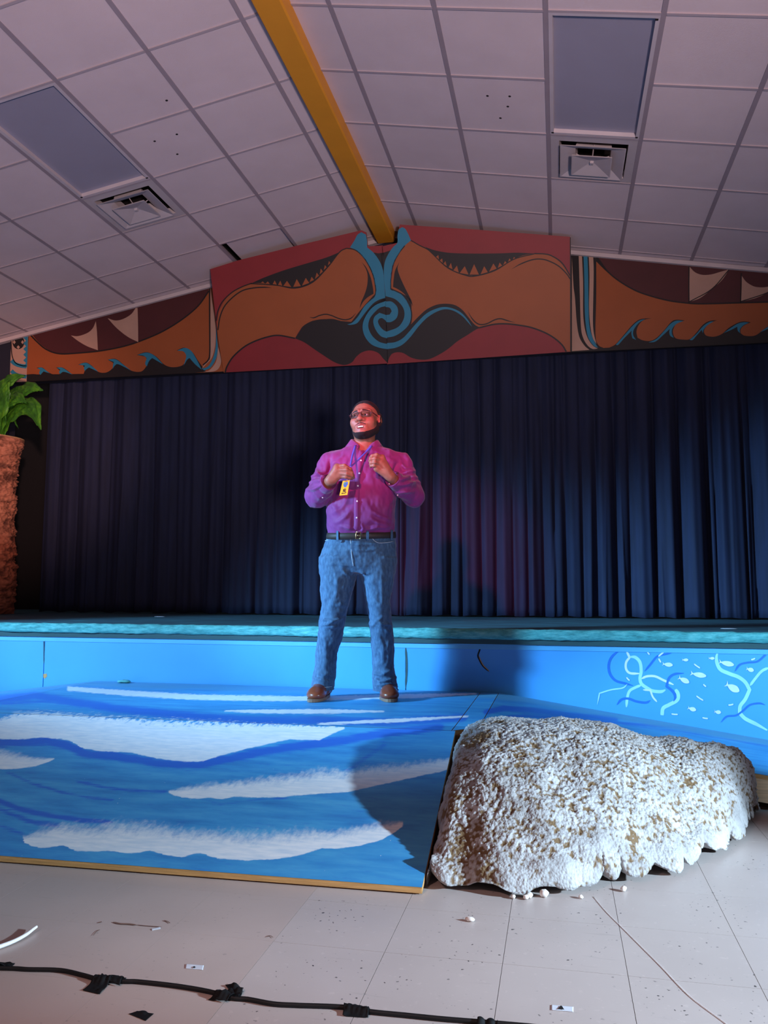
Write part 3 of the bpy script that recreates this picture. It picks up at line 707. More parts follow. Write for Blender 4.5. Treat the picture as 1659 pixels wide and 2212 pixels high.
weed(zb([(1515, 300), (1535, 272), (1570, 262), (1610, 258), (1640, 235), (1655, 215)]), 4, 'weed_blue', (.2, .2))
weed(zb([(920, 445), (930, 395), (980, 380), (1030, 372), (1050, 355)]), 3, 'weed_pale', (.1, .1))
weed(zb([(1185, 245), (1195, 262)]), 3.5, 'fish_white'); weed(zb([(1184, 236), (1210, 214)]), 3.5, 'fish_white')
def fish(cx, cy, L, hgt, ang, m='fish_white'):
    ca_, sa_ = math.cos(math.radians(ang)), math.sin(math.radians(ang))
    o = [(-.5, -.55), (-.34, -.12), (-.1, -.42), (.2, -.5), (.42, -.25), (.5, 0), (.4, .28), (.15, .5), (-.12, .4), (-.34, .1), (-.52, .42), (-.44, 0)]
    paint(pan, sp, [(cx+ca_*x*L-sa_*y*hgt, cy+sa_*x*L+ca_*y*hgt) for x, y in o], M[m], 2.6, 'painted_fish')
for a in ((1508.5, 1457.5, 35, 11, 10), (1569, 1433, 34, 11, 12), (1477, 1469, 26, 11, 25), (1582, 1485.5, 34, 15, 28), (1442, 1435.5, 23, 9, 6), (1494.5, 1531.5, 19, 9, 15), (1550, 1538, 15, 8, 8), (1620, 1446.5, 17, 9, 15), (1480, 1425.5, 14, 6, 0), (1537, 1422, 13, 6, 0)):
    fish(*a)
for (x0, y0, x1, y1) in ((1397, 1406, 1403, 1414), (1499, 1434, 1512, 1443), (1504, 1503, 1519, 1513), (1450, 1542, 1464, 1543), (1517, 1550, 1529, 1552), (1519, 1478, 1525, 1483), (1573, 1523, 1584, 1521), (1353, 1463, 1360, 1470), (1622, 1425, 1631, 1422)):
    stroke(pan, sp, [(x0, y0), ((x0+x1)/2, (y0+y1)/2+.5), (x1, y1)], 3, M['fish_white'], 2.8, 'painted_dash', taper=(.4, .4))
# three tiny black letters stencilled at the top of the fish panel
x = 1490
for g in ([[(0, 4), (0, 0), (3, 4), (3, 0)]], [[(0, 0), (4, 0)], [(2, 0), (2, 4)]], [[(1.5, 0), (1.5, 4)], [(0, 4), (3, 4)]]):
    for ln in g: stroke(pan, sp, [(x+a, 1401+c) for a, c in ln], .9, M['black_ink'], 2, 'stencil_letter', sub=1)
    x += 5
# split in the plywood and chips along the seams
crack = zb([(410, 188), (413, 205), (405, 232), (412, 252), (425, 275), (440, 290), (452, 302)])
stroke(panels[3], sp, crack, 3.4, M['wall_black'], 1, 'crack', taper=(.6, .1))
stroke(panels[3], sp, [(x+2, y) for x, y in crack[2:]], 1.6, M['ply_raw'], 2, 'splinter', taper=(.2, .1))
paint(panels[2], sp, [(94, 1456), (101, 1455), (102, 1461), (97, 1466), (94, 1463)], M['ply_raw'], 1, 'chip')
stroke(panels[3], sp, [(876, 1395), (878.5, 1440), (876, 1488)], 4.5, M['lip'], 1, 'seam_gap', taper=(.1, .1))
stroke(panels[2], sp, [(95, 1378), (95, 1405), (95, 1435)], 2.4, M['lip'], 1, 'seam_gap', taper=(1, .05))

# ================================================================== WAVE PLATFORM AND RAMPS
def wave_paint():
    m, nt, b = nodes_of('wave_paint')
    at = lambda n: add(nt, 'ShaderNodeAttribute', attribute_name=n).outputs['Fac']
    wa, wt, wf, wd, wg = at('wa'), at('wt'), at('wf'), at('wd'), at('wg')
    v = coords(nt); vs = coords(nt, (.45, 2.2, 2.2))
    n1 = noise(nt, v, 26, 4); n2 = noise(nt, coords(nt, (1.6, .8, .8)), 30, 4, .65); n3 = noise(nt, vs, 7, 5, .65); n4 = noise(nt, vs, 30, 4)
    base = ramp(nt, n3, [(.25, lin(38, 114, 178)), (.48, lin(52, 140, 196)), (.75, lin(76, 162, 206))]).outputs['Color']
    base = mixc(nt, mathn(nt, 'MULTIPLY', smooth(nt, n4, .55, .75), .35), base, lin(40, 100, 190))
    dk = mathn(nt, 'MULTIPLY', smooth(nt, mathn(nt, 'ADD', wd, mathn(nt, 'MULTIPLY', mathn(nt, 'SUBTRACT', n4, .5), .9)), .2, .75), .85)
    base = mixc(nt, dk, base, lin(30, 90, 190))
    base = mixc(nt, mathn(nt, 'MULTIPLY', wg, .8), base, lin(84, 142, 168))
    e = smooth(nt, mathn(nt, 'ADD', wa, mathn(nt, 'MULTIPLY', mathn(nt, 'SUBTRACT', n1, .5), 7)), -1.2, 1.6)
    tt = mathn(nt, 'ADD', wt, mathn(nt, 'MULTIPLY', mathn(nt, 'SUBTRACT', n2, .5), .75))
    ms = nt.nodes.new('ShaderNodeMapRange'); ms.interpolation_type = 'SMOOTHSTEP'
    nt.links.new(tt, ms.inputs['Value']); nt.links.new(wf, ms.inputs['From Min']); ms.inputs['From Max'].default_value = 1.04
    al = mathn(nt, 'MULTIPLY', e, mathn(nt, 'SUBTRACT', 1.0, ms.outputs['Result']))
    wh = ramp(nt, n4, [(.3, lin(196, 210, 222)), (.7, lin(228, 230, 232))]).outputs['Color']
    base = mixc(nt, al, base, wh)
    chip = smooth(nt, noise(nt, v, 55, 2), .765, .79)
    base = mixc(nt, mathn(nt, 'MULTIPLY', chip, .6), base, lin(210, 220, 228))
    nt.links.new(base, b.inputs['Base Color']); b.inputs['Roughness'].default_value = .48
    bump(nt, b, n4, .12, .003); return m
M['wave'] = wave_paint()
z1 = lambda L: [(x*.5, 1300+y*.5) for x, y in L]
BANDS = [  # lower edge, upper edge, where the feathering starts
 ([(145, 1492), (270, 1503), (420, 1512), (600, 1515), (740, 1512), (900, 1508), (1030, 1500)], [(150, 1482), (270, 1490), (420, 1499), (520, 1501), (650, 1503), (740, 1502), (900, 1498), (1030, 1497)], .8),
 ([(485, 1537), (560, 1541), (700, 1542), (830, 1538)], [(490, 1534), (560, 1532), (700, 1531), (830, 1535)], .8),
 ([(690, 1566), (850, 1561), (1012, 1549)], [(690, 1561), (850, 1552), (1012, 1545)], .8),
 (z1([(-60, 590), (100, 595), (170, 585), (240, 590), (300, 600), (360, 635), (430, 645), (500, 650), (560, 650), (620, 665), (700, 680), (800, 690), (880, 690), (950, 665), (1050, 640), (1150, 615), (1250, 595), (1380, 598), (1440, 570), (1490, 548)]),
  z1([(-60, 500), (20, 500), (60, 480), (150, 473), (250, 478), (400, 488), (700, 508), (1000, 518), (1200, 528), (1490, 540)]), .86),
 (z1([(-80, 725), (60, 722), (130, 715), (190, 700), (235, 680)]), z1([(-80, 610), (60, 640), (130, 662), (190, 670), (240, 672)]), .45),
 (z1([(725, 825), (760, 840), (820, 850), (900, 848), (960, 852), (1010, 840), (1100, 845), (1220, 845), (1300, 835), (1400, 828), (1500, 822), (1600, 800), (1760, 766), (1945, 724)]),
  z1([(725, 815), (800, 795), (900, 775), (1000, 768), (1200, 742), (1300, 725), (1400, 708), (1500, 718), (1560, 705), (1650, 695), (1760, 690), (1945, 668)]), .5),
 (z1([(100, 1040), (150, 1060), (200, 1065), (270, 1050), (320, 1075), (400, 1080), (480, 1075), (560, 1090), (640, 1075), (720, 1095), (780, 1105), (860, 1085), (940, 1110), (1060, 1118), (1200, 1110), (1300, 1095), (1390, 1065), (1440, 1068), (1540, 1055), (1650, 1030), (1740, 972)]),
  z1([(100, 1010), (180, 970), (240, 950), (300, 945), (400, 948), (520, 930), (680, 945), (800, 970), (950, 975), (1100, 980), (1200, 975), (1350, 970), (1400, 985), (1500, 972), (1600, 945), (1740, 940)]), .45)]
DARK = [(z1([(-40, 425), (150, 405), (300, 430), (500, 462), (700, 482), (900, 500), (1100, 512), (1400, 512), (1700, 520), (2000, 500)]), 11, .85),
 (z1([(0, 440), (200, 430), (400, 455), (600, 480)]), 5, .6),
 (z1([(-20, 610), (100, 608), (200, 600), (300, 625), (360, 655), (500, 668), (700, 698), (860, 705), (960, 682), (1100, 655), (1300, 620), (1480, 600), (1640, 570), (1900, 540)]), 11, .9),
 (z1([(30, 735), (150, 790), (300, 830), (420, 850), (490, 856)]), 4, .7), (z1([(330, 775), (450, 800), (560, 815), (720, 820)]), 4, .7),
 (z1([(-20, 855), (100, 900), (220, 925), (330, 940), (470, 952)]), 7, .9), (z1([(-20, 890), (150, 955), (250, 965)]), 6, .8), (z1([(-20, 960), (100, 1000)]), 6, .6),
 (z1([(860, 850), (960, 875), (1100, 855), (1250, 848)]), 3, .5), (z1([(1500, 730), (1600, 660), (1660, 620)]), 8, .5),
 ([(1050, 1538), (1090, 1530), (1150, 1534), (1230, 1545), (1330, 1552)], 7, .95), ([(1040, 1556), (1120, 1546), (1230, 1552), (1340, 1562), (1480, 1572)], 4, .8),
 ([(1130, 1540), (1300, 1560), (1480, 1582), (1659, 1612)], 3, .5)]
def polydist(U, Vv, pts):
    P = np.asarray(pts, float); best = np.full(U.shape, 1e9)
    for a, c in zip(P[:-1], P[1:]):
        d = c-a; t = np.clip(((U-a[0])*d[0]+(Vv-a[1])*d[1])/(d @ d), 0, 1)
        best = np.minimum(best, np.hypot(U-a[0]-t*d[0], Vv-a[1]-t*d[1]))
    return best
def painted_sheet(parent, c00, c10, c11, c01, thick=.018, greyback=0.0, step=.016, name='plywood_sheet'):
    c00, c10, c11, c01 = (np.asarray(c, float) for c in (c00, c10, c11, c01))
    V, F = prism([c00, c10, c11, c01], (0, 0, -thick)); 
    sh = part(name, V, F, M['ply_raw'], parent)
    nu = max(2, int(np.linalg.norm(c10-c00)/step)); nv = max(2, int(np.linalg.norm(c01-c00)/step))
    u = np.linspace(0, 1, nu)[:, None, None]; v = np.linspace(0, 1, nv)[None, :, None]
    P = (c00*(1-u)+c10*u)*(1-v) + (c01*(1-u)+c11*u)*v
    P = P + np.array([0, 0, .0012])
    px = to_px(P.reshape(-1, 3)); U, Vv = px[:, 0], px[:, 1]
    best = np.full(U.shape, -1e9); wa = np.full(U.shape, -50.0); wt = np.zeros(U.shape); wf = np.full(U.shape, .8)
    for lo, up, fs in BANDS:
        lo = np.asarray(lo); up = np.asarray(up)
        L_ = np.interp(U, lo[:, 0], lo[:, 1]); Up = np.interp(U, up[:, 0], up[:, 1])
        a = np.minimum(L_-Vv, np.minimum((U-lo[0, 0])*.6, (lo[-1, 0]-U)*.6))
        sc = np.minimum(a, Vv-Up+3); k = sc > best
        best = np.where(k, sc, best); wa = np.where(k, a, wa)
        wt = np.where(k, np.clip((L_-Vv)/np.maximum(L_-Up, 2), -1, 2), wt); wf = np.where(k, fs, wf)
    wa = np.where(best < -4, np.minimum(wa, -12), wa)
    wd = np.zeros(U.shape)
    for pts, w, s in DARK:
        wd = np.maximum(wd, s*np.exp(-(polydist(U, Vv, pts)/w)**2))
    vv = np.broadcast_to(v[..., 0], (nu, nv)).reshape(-1)
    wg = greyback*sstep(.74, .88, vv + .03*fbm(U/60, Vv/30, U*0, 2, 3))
    top = part('painted_top', P.reshape(-1, 3), grid_faces(nu, nv), M['wave'], sh, smooth=True)
    for nme, arr in (('wa', wa), ('wt', wt), ('wf', wf), ('wd', wd), ('wg', wg)):
        at = top.data.attributes.new(nme, 'FLOAT', 'POINT'); at.data.foreach_set('value', arr.astype(np.float32))
    return sh
ZP, YF, YB = .30, 3.775, 5.195
XL, XM, XR = -3.12, -.485, -.372
plat = root('wave_platform', (-1.75, 4.5, 0), 'low plywood platform painted as blue and white waves, the speaker stands on it', 'platform')
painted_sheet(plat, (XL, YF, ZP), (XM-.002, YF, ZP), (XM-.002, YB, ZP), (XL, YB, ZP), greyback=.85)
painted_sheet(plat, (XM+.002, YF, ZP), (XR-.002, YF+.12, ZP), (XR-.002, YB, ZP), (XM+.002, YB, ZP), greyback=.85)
for (a, c, d, e) in ((XL, XR, YF+.001, YF+.04), (XL, XR, YB-.04, YB-.002), (XL, XL+.04, YF+.04, YB-.04), (XR-.04, XR-.002, YF+.13, YB-.04)):
    part('frame_board', box(a, c, d, e, ZP-.018-.2, ZP-.0181), BOXF, M['wood_dark'], plat)
for x in (XL+.02, -1.8, XR-.1):
    for y in (YF+.1, YB-.15): part('post', box(x, x+.07, y, y+.07, 0, ZP-.019), BOXF, M['wood_dark'], plat)
# front ramp: a sheet of plywood from the platform edge down to the floor
ramp_f = root('wave_ramp', (-1.75, 3.2, 0), 'blue painted plywood ramp with white foam waves sloping to the tile floor', 'ramp')
YR = 2.585
painted_sheet(ramp_f, (-3.12, YR-.02, .021), (-.428, YR+.012, .021), (-.468, YF-.006, ZP), (-3.12, YF-.006, ZP), step=.014)
def wedge(x0, x1):
    return prism([(x0, YR+.05, .003), (x0, YR+.05, .012), (x0, YF-.01, ZP-.022), (x0, YF-.01, .003)], (x1-x0, 0, 0))
for x in (-3.08, -2.2, -1.3):
    V, F = wedge(x, x+.04); part('stringer', V, F, M['wood_dark'], ramp_f)
V, F = prism([(-.478, YR+.05, .003), (-.478, YR+.05, .010), (-.503, YF-.01, ZP-.024), (-.503, YF-.01, .003)], (.036, 0, 0)); part('stringer', V, F, M['wood_dark'], ramp_f)
part('edge_strip', [(-3.12, YR-.026, .004), (-3.12, YR-.026, .018), (-3.12, YR-.021, .004), (-3.12, YR-.021, .0185), (-.43, YR+.006, .006), (-.43, YR+.006, .018), (-.43, YR+.011, .006), (-.43, YR+.011, .0185)], BOXF, M['ply_raw'], ramp_f)
# side ramps falling away to the right and left of the platform
kr = .124
def zr_(x): return max(.02, ZP - kr*(x-XR))
pb = on_plane(1655, 1600, (XR, 0, ZP), (kr, 0, 1))
sb = (pb[1]-YB)/(pb[0]-XR)
ramp_r = root('side_ramp', (.8, 4.3, 0), 'bright blue plywood ramp falling away to the right behind the white rock', 'ramp', 'side ramps')
XE = 1.95
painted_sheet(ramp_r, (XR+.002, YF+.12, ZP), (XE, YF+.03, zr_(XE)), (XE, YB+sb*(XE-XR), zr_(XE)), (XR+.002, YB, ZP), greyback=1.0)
V, F = prism([(XR+.01, YF+.118, ZP-.019), (XE, YF+.028, zr_(XE)-.019), (XE, YF+.028, max(.001, zr_(XE)-.118)), (1.0, YF+.072, zr_(1.0)-.112), (XR+.01, YF+.118, ZP-.112)], (0, .038, 0))
part('frame_board', V, F, M['pine'], ramp_r)
V, F = prism([(XR+.01, YB-.15, ZP-.019), (XE, YB+sb*(XE-XR)-.05, zr_(XE)-.019), (XE, YB+sb*(XE-XR)-.05, .001), (XR+.01, YB-.15, .001)], (0, .038, 0))
part('frame_board', V, F, M['wood_dark'], ramp_r)
part('post', box(XR+.02, XR+.09, YF+.2, YF+.27, 0, ZP-.03), BOXF, M['wood_dark'], ramp_r)
V, F = prism([(0.2, YF+.30, .001), (1.7, YF+.30, .001), (1.7, YF+.30, zr_(1.7)-.03), (.2, YF+.30, zr_(.2)-.03)], (0, .038, 0)); part('cross_brace', V, F, M['wood_dark'], ramp_r)
ramp_l = root('side_ramp', (-4.3, 4.5, 0), 'blue plywood ramp falling away at the left edge below the palm', 'ramp', 'side ramps')
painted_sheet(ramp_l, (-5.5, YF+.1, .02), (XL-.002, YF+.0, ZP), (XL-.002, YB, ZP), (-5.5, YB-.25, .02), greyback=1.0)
V, F = prism([(XL-.01, YF+.002, ZP-.02), (-5.3, YF+.09, .022), (-5.3, YF+.09, .001), (XL-.01, YF+.002, .001)], (0, .036, 0)); part('frame_board', V, F, M['wood_dark'], ramp_l)
# a wrinkled scrap of teal cloth on the back edge of the platform
def lump(c, r, seed, n=14, flat=.5):
    rr = np.random.default_rng(seed); th = np.linspace(0, 2*math.pi, n, endpoint=False); ph = np.linspace(-.5*math.pi, .5*math.pi, 8)
    V = []
    for a in th:
        for p in ph:
            k = 1+.35*float(vnoise(2*math.cos(a)+seed*3.1, 2*math.sin(a), 2*p))
            V.append((c[0]+r[0]*k*math.cos(p)*math.cos(a), c[1]+r[1]*k*math.cos(p)*math.sin(a), c[2]+r[2]*(flat+math.sin(p)*k*flat)))
    return V, grid_faces(n, 8, True)
p = atZ(302, 1468, ZP); V, F = lump((p[0], YB-.05, ZP+.001), (.05, .035, .02), 3)
solo('cloth_scrap', V, F, M['nosing'], 'crumpled teal cloth scrap at the back edge of the platform', 'scrap', smooth=True)

# ================================================================== WHITE ROCK PROP
def rock_paint():
    m, nt, b = nodes_of('rock_paint')
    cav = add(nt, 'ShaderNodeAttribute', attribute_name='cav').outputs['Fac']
    bare_shade = add(nt, 'ShaderNodeAttribute', attribute_name='bare_shade').outputs['Fac']
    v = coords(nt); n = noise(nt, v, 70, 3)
    k = mathn(nt, 'ADD', mathn(nt, 'ADD', cav, mathn(nt, 'MULTIPLY', mathn(nt, 'SUBTRACT', n, .5), .5)), mathn(nt, 'MULTIPLY', bare_shade, 1.0))
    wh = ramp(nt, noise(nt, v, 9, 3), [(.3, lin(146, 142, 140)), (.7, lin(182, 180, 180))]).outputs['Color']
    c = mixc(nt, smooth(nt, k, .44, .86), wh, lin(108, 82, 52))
    nt.links.new(c, b.inputs['Base Color']); b.inputs['Roughness'].default_value = .8
    vo = nt.nodes.new('ShaderNodeTexVoronoi'); vo.inputs['Scale'].default_value = 105; nt.links.new(v, vo.inputs['Vector'])
    hh = mathn(nt, 'ADD', mathn(nt, 'MULTIPLY', vo.outputs['Distance'], -1.0), mathn(nt, 'MULTIPLY', noise(nt, v, 170, 3), .6))
    bump(nt, b, hh, .55, .006); return m
M['rock'] = rock_paint()
def rock():
    NU, NV = 430, 330
    fp = [(914, 1918), (950, 1928), (1000, 1924), (1040, 1938), (1090, 1944), (1180, 1942), (1250, 1932), (1320, 1922), (1400, 1908), (1470, 1892), (1540, 1866), (1590, 1830), (1622, 1790), (1636, 1752)]
    Fp = np.array([atZ(x, y, 0) for x, y in fp])
    tp = [(992, 1604), (1012, 1575), (1045, 1558), (1100, 1554), (1200, 1563), (1300, 1578), (1345, 1598), (1372, 1610), (1440, 1606), (1530, 1622), (1590, 1643), (1618, 1680), (1630, 1712), (1635, 1742)]
    Tp = np.array([atY(x, y, 3.80) for x, y in tp])
    u = np.linspace(0, 1, NU)
    def along(P):
        d = np.concatenate([[0], np.cumsum(np.linalg.norm(np.diff(P, axis=0), axis=1))]); d /= d[-1]
        return np.stack([np.interp(u, d, P[:, k]) for k in range(3)], 1)
    F_, T_ = along(Fp), along(Tp)
    ker = np.hanning(21); ker /= ker.sum()
    for A_ in (F_, T_):
        pad = np.vstack([np.repeat(A_[:1], 10, 0), A_, np.repeat(A_[-1:], 10, 0)])
        for k in range(3): A_[:, k] = np.convolve(pad[:, k], ker, 'valid')
    v = np.linspace(-.07, 1.25, NV)
    Uu, Vv = np.meshgrid(u, v, indexing='ij')
    vc = np.clip(Vv, 0, 1)[..., None]
    P = F_[:, None, :]*(1-vc) + T_[:, None, :]*vc
    prof = np.sin(np.clip(Vv, 0, 1)*math.pi/2)**.62
    side = np.clip(np.minimum(Uu/.05, (1-Uu)/.07), 0, 1); side = np.sqrt(1-(1-side)**2)
    Z = T_[:, 2][:, None]*prof + .10*np.sin(np.clip(Vv, 0, 1)*math.pi)*side
    rm = .03 + (P[..., 1]-2.6)*.23                       # keep clear of the ramp beside it
    Z = Z*(.50+.50*side)
    # foam lobes along the foot
    lob = np.abs(np.sin(Uu*math.pi*9 + 2.2*np.sin(Uu*13+1)+1.1*np.sin(Uu*37)))**.5*.8+.2*vnoise(Uu*40, Uu*0, Uu*0, 3)
    foot = np.exp(-(np.clip(Vv, 0, 1)/(.045+.035*np.clip(vnoise(Uu*16, Uu*0, Uu*0, 6)+.3, 0, 1)))**2)
    out = np.array([.25, -1.0, 0]); out /= np.linalg.norm(out)
    P = P + (out*((lob-.75)*.045*foot)[..., None])
    Z = Z + (.05*(1-lob)+.010)*foot*np.clip(1+Vv/.07, 0, 1)
    curl = np.clip(-Vv/.07, 0, 1)
    P = P - out*(.05*curl)[..., None]
    Z = np.where(Vv < 0, .012+.05*(1-lob)*(1-.5*curl), Z)
    back = np.clip((Vv-1)/.25, 0, 1)
    Z = Z*(1-back) + .002*back
    P[..., 1] += .03*np.sin(back*math.pi)*(back < .5) + .02*(back >= .5)
    P[..., 2] = np.maximum(Z, .004)
    # left flank closes down onto the floor beside the ramp
    flank = np.clip(1-Uu/.018, 0, 1)
    P[..., 2] = P[..., 2]*(1-flank**3*.96)
    g0 = np.gradient(P, axis=0); g1 = np.gradient(P, axis=1)
    N = np.cross(g0, g1); N /= np.linalg.norm(N, axis=2)[..., None]+1e-9
    if N[NU//2, NV//2, 2] < 0: N = -N
    x, y, z = (P[..., k] for k in range(3))
    big = fbm(x*7, y*7, z*7, 3, 2)
    w1 = worley(x*74, y*74, z*74, 5); w2 = worley(x*125+3, y*125, z*125, 9)
    smoothlobe = np.clip(foot*1.3, 0, .7)*np.clip(.4+vnoise(x*14, y*14, z*14, 31), 0, 1)
    w0 = worley(x*30+9, y*30, z*30, 15)
    pop = (.005*(.5-w0)+.0085*(.55-w1) + .006*(.5-w2))*(1-smoothlobe)
    P = P + N*(.016*big + pop)[..., None]*np.where(Vv < 0, .3, 1)[..., None]
    P[..., 2] = np.maximum(P[..., 2], .003)
    P[..., 1] = np.minimum(P[..., 1], np.where(P[..., 0] < -.35, 3.766, 3.878-.0388*(P[..., 0]+.372)))
    lim = np.interp(P[..., 1], [2.5, 3.9], [-.428, -.462]) + .008
    P[..., 0] = np.maximum(P[..., 0], lim)
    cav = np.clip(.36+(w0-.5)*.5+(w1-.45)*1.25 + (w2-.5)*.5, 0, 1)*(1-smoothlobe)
    bare_shade = np.clip(fbm(x*13, y*13, z*13, 4, 8)*.6 + .25*np.exp(-((Uu-.06)/.07)**2) - .26, 0, .8)*(1-.5*smoothlobe)  # bare foam patches, plus tan on the left side painted in for its shade
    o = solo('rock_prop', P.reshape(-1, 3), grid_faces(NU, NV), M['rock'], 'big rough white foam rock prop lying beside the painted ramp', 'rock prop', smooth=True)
    for nme, arr in (('cav', cav), ('bare_shade', bare_shade)):
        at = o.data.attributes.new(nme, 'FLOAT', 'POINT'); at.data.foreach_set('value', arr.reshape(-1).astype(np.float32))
rock()

# ================================================================== PALM PROP
def bark_paint():
    m, nt, b = nodes_of('bark_paint')
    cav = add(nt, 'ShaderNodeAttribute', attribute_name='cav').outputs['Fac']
    v = coords(nt, (1, 1, 1.8)); n = noise(nt, v, 16, 5, .65)
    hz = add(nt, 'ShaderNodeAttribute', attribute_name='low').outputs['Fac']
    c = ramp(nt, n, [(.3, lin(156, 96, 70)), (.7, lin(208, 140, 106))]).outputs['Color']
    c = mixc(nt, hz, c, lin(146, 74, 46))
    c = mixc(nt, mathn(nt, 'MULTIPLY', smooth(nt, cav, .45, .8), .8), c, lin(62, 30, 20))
    nt.links.new(c, b.inputs['Base Color']); b.inputs['Roughness'].default_value = .85
    bump(nt, b, n, .5, .01); return m
M['bark'] = bark_paint()
M['bark_rim'] = mat('bark_rim', (176, 140, 96), .8, .15, 20)
def leaf_paint():
    m, nt, b = nodes_of('leaf_paint')
    v = coords(nt, (2, 2, 1)); n = noise(nt, v, 9, 4)
    c = ramp(nt, n, [(.25, lin(28, 74, 22)), (.5, lin(62, 128, 30)), (.78, lin(116, 186, 40))]).outputs['Color']
    nt.links.new(c, b.inputs['Base Color']); b.inputs['Roughness'].default_value = .5
    bump(nt, b, noise(nt, coords(nt, (1, 1, 6)), 30, 3), .3, .006); return m
M['leaf'] = leaf_paint()
def palm():
    cx, cy, zt = -5.54, 7.0, 2.40
    r = root('palm_prop', (cx, cy, ZD), 'fake palm with rough brown trunk and broad green leaves at the left', 'palm prop')
    nt_, nz = 190, 330
    th = np.linspace(0, 2*math.pi, nt_, endpoint=False); zz = np.linspace(ZD+.001, zt, nz)
    T, Z = np.meshgrid(th, zz, indexing='ij'); t = (Z-ZD)/(zt-ZD)
    R = np.interp(t, [0, .06, .2, .3, .42, .55, .8, .93, 1], [.325, .335, .345, .335, .32, .305, .315, .34, .36])
    x, y = np.cos(T), np.sin(T)
    lay = fbm(x*2.2, y*2.2, Z*26, 3, 4)
    chunk = worley(x*3.2+5, y*3.2, Z*14+.6*fbm(x*3, y*3, Z*4, 2, 1), 6)
    fine = fbm(x*18, y*18, Z*70, 3, 7)
    d = .020*lay + .026*(.5-chunk) + .010*fine
    R = R + d
    V = np.stack([cx+R*x, cy+R*y, Z], -1).reshape(-1, 3)
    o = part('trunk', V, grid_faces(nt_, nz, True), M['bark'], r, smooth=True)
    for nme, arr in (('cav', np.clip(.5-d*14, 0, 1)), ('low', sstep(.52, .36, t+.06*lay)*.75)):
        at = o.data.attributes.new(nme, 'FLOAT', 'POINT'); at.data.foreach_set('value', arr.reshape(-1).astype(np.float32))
    rim = [(cx+.365*math.cos(a)*(1+.03*math.sin(5*a)), cy+.365*math.sin(a)*(1+.03*math.sin(5*a)), zt) for a in th[::4]]
    V, F = prism(rim, (0, 0, .012)); part('trunk_rim', V, F, M['bark_rim'], r)
    def leaf(pts, width, roll, seed, px=True):
        c = crom(pts, 8); n = len(c); rr = np.random.default_rng(seed)
        T_ = np.gradient(c, axis=0); T_ /= np.linalg.norm(T_, axis=1)[:, None]
        m_ = 13; V = []
        for k in range(n):
            s = k/(n-1); w = width*(math.sin(math.pi*min(1, .25+.75*s)**.85)**.7)*(1 if s < .97 else .4)
            sd = np.cross(T_[k], np.array(roll, float)); sd /= np.linalg.norm(sd)+1e-9
            up = np.cross(sd, T_[k])
            for q in range(m_):
                e = (q/(m_-1)-.5)*2
                rid = .010*math.sin(9*abs(e)+s*26)*(abs(e) > .08)
                V.append(c[k] + sd*w*e*(1+.05*math.sin(s*40)) - up*(.20*w*abs(e)**1.5) + up*rid*min(1, w/.08) + T_[k]*(-.05*abs(e)))
        o = part('leaf', V, grid_faces(n, m_), M['leaf'], r, smooth=True)
        s_ = o.modifiers.new('thick', 'SOLIDIFY'); s_.thickness = .006
        vt, ft = tube(c[:-2] + np.array([0, 0, .004]), np.linspace(.012, .004, n-2), 6); part('leaf_rib', vt, ft, M['leaf'], o, smooth=True)
    P = lambda x, y, Y: atY(x, y, Y)
    b0 = np.array([cx+.08, cy, zt-.05])
    leaf([b0, P(10, 905, 6.95), P(40, 880, 6.85), P(70, 885, 6.78), P(90, 931, 6.72)], .150, (-.25, -1, .45), 1)
    leaf([b0, P(0, 880, 7.0), P(35, 850, 6.95), P(65, 838, 6.9), P(96, 844, 6.88)], .150, (-.2, -1, .5), 2)
    leaf([b0, P(-12, 860, 7.02), P(8, 830, 7.0), P(32, 816, 7.0), P(57, 811, 7.0)], .13, (-.3, -1, .4), 3)
    leaf([b0, P(0, 900, 6.9), P(18, 868, 6.84), P(40, 862, 6.8), P(62, 872, 6.78)], .13, (-.25, -1, .45), 4)
    leaf([b0, P(-14, 905, 6.88), P(2, 870, 6.8), P(14, 840, 6.76), P(22, 822, 6.75)], .13, (-.1, -1, .3), 5)
    for k, (a, hgt, ln) in enumerate(((2.6, .42, .5), (3.4, .30, .62), (4.2, .45, .5), (5.0, .25, .6), (1.9, .5, .45), (1.2, .35, .35))):
        dx, dy = math.cos(a), math.sin(a)*.6
        leaf([b0-np.array([.08, 0, 0]), b0+np.array([dx*ln*.35, dy*ln*.35, hgt*.75]), b0+np.array([dx*ln*.75, dy*ln*.75, hgt]), b0+np.array([dx*ln*1.1, dy*ln*1.1, hgt*.55])], .1, (.1, -.3, 1), 10+k)
palm()

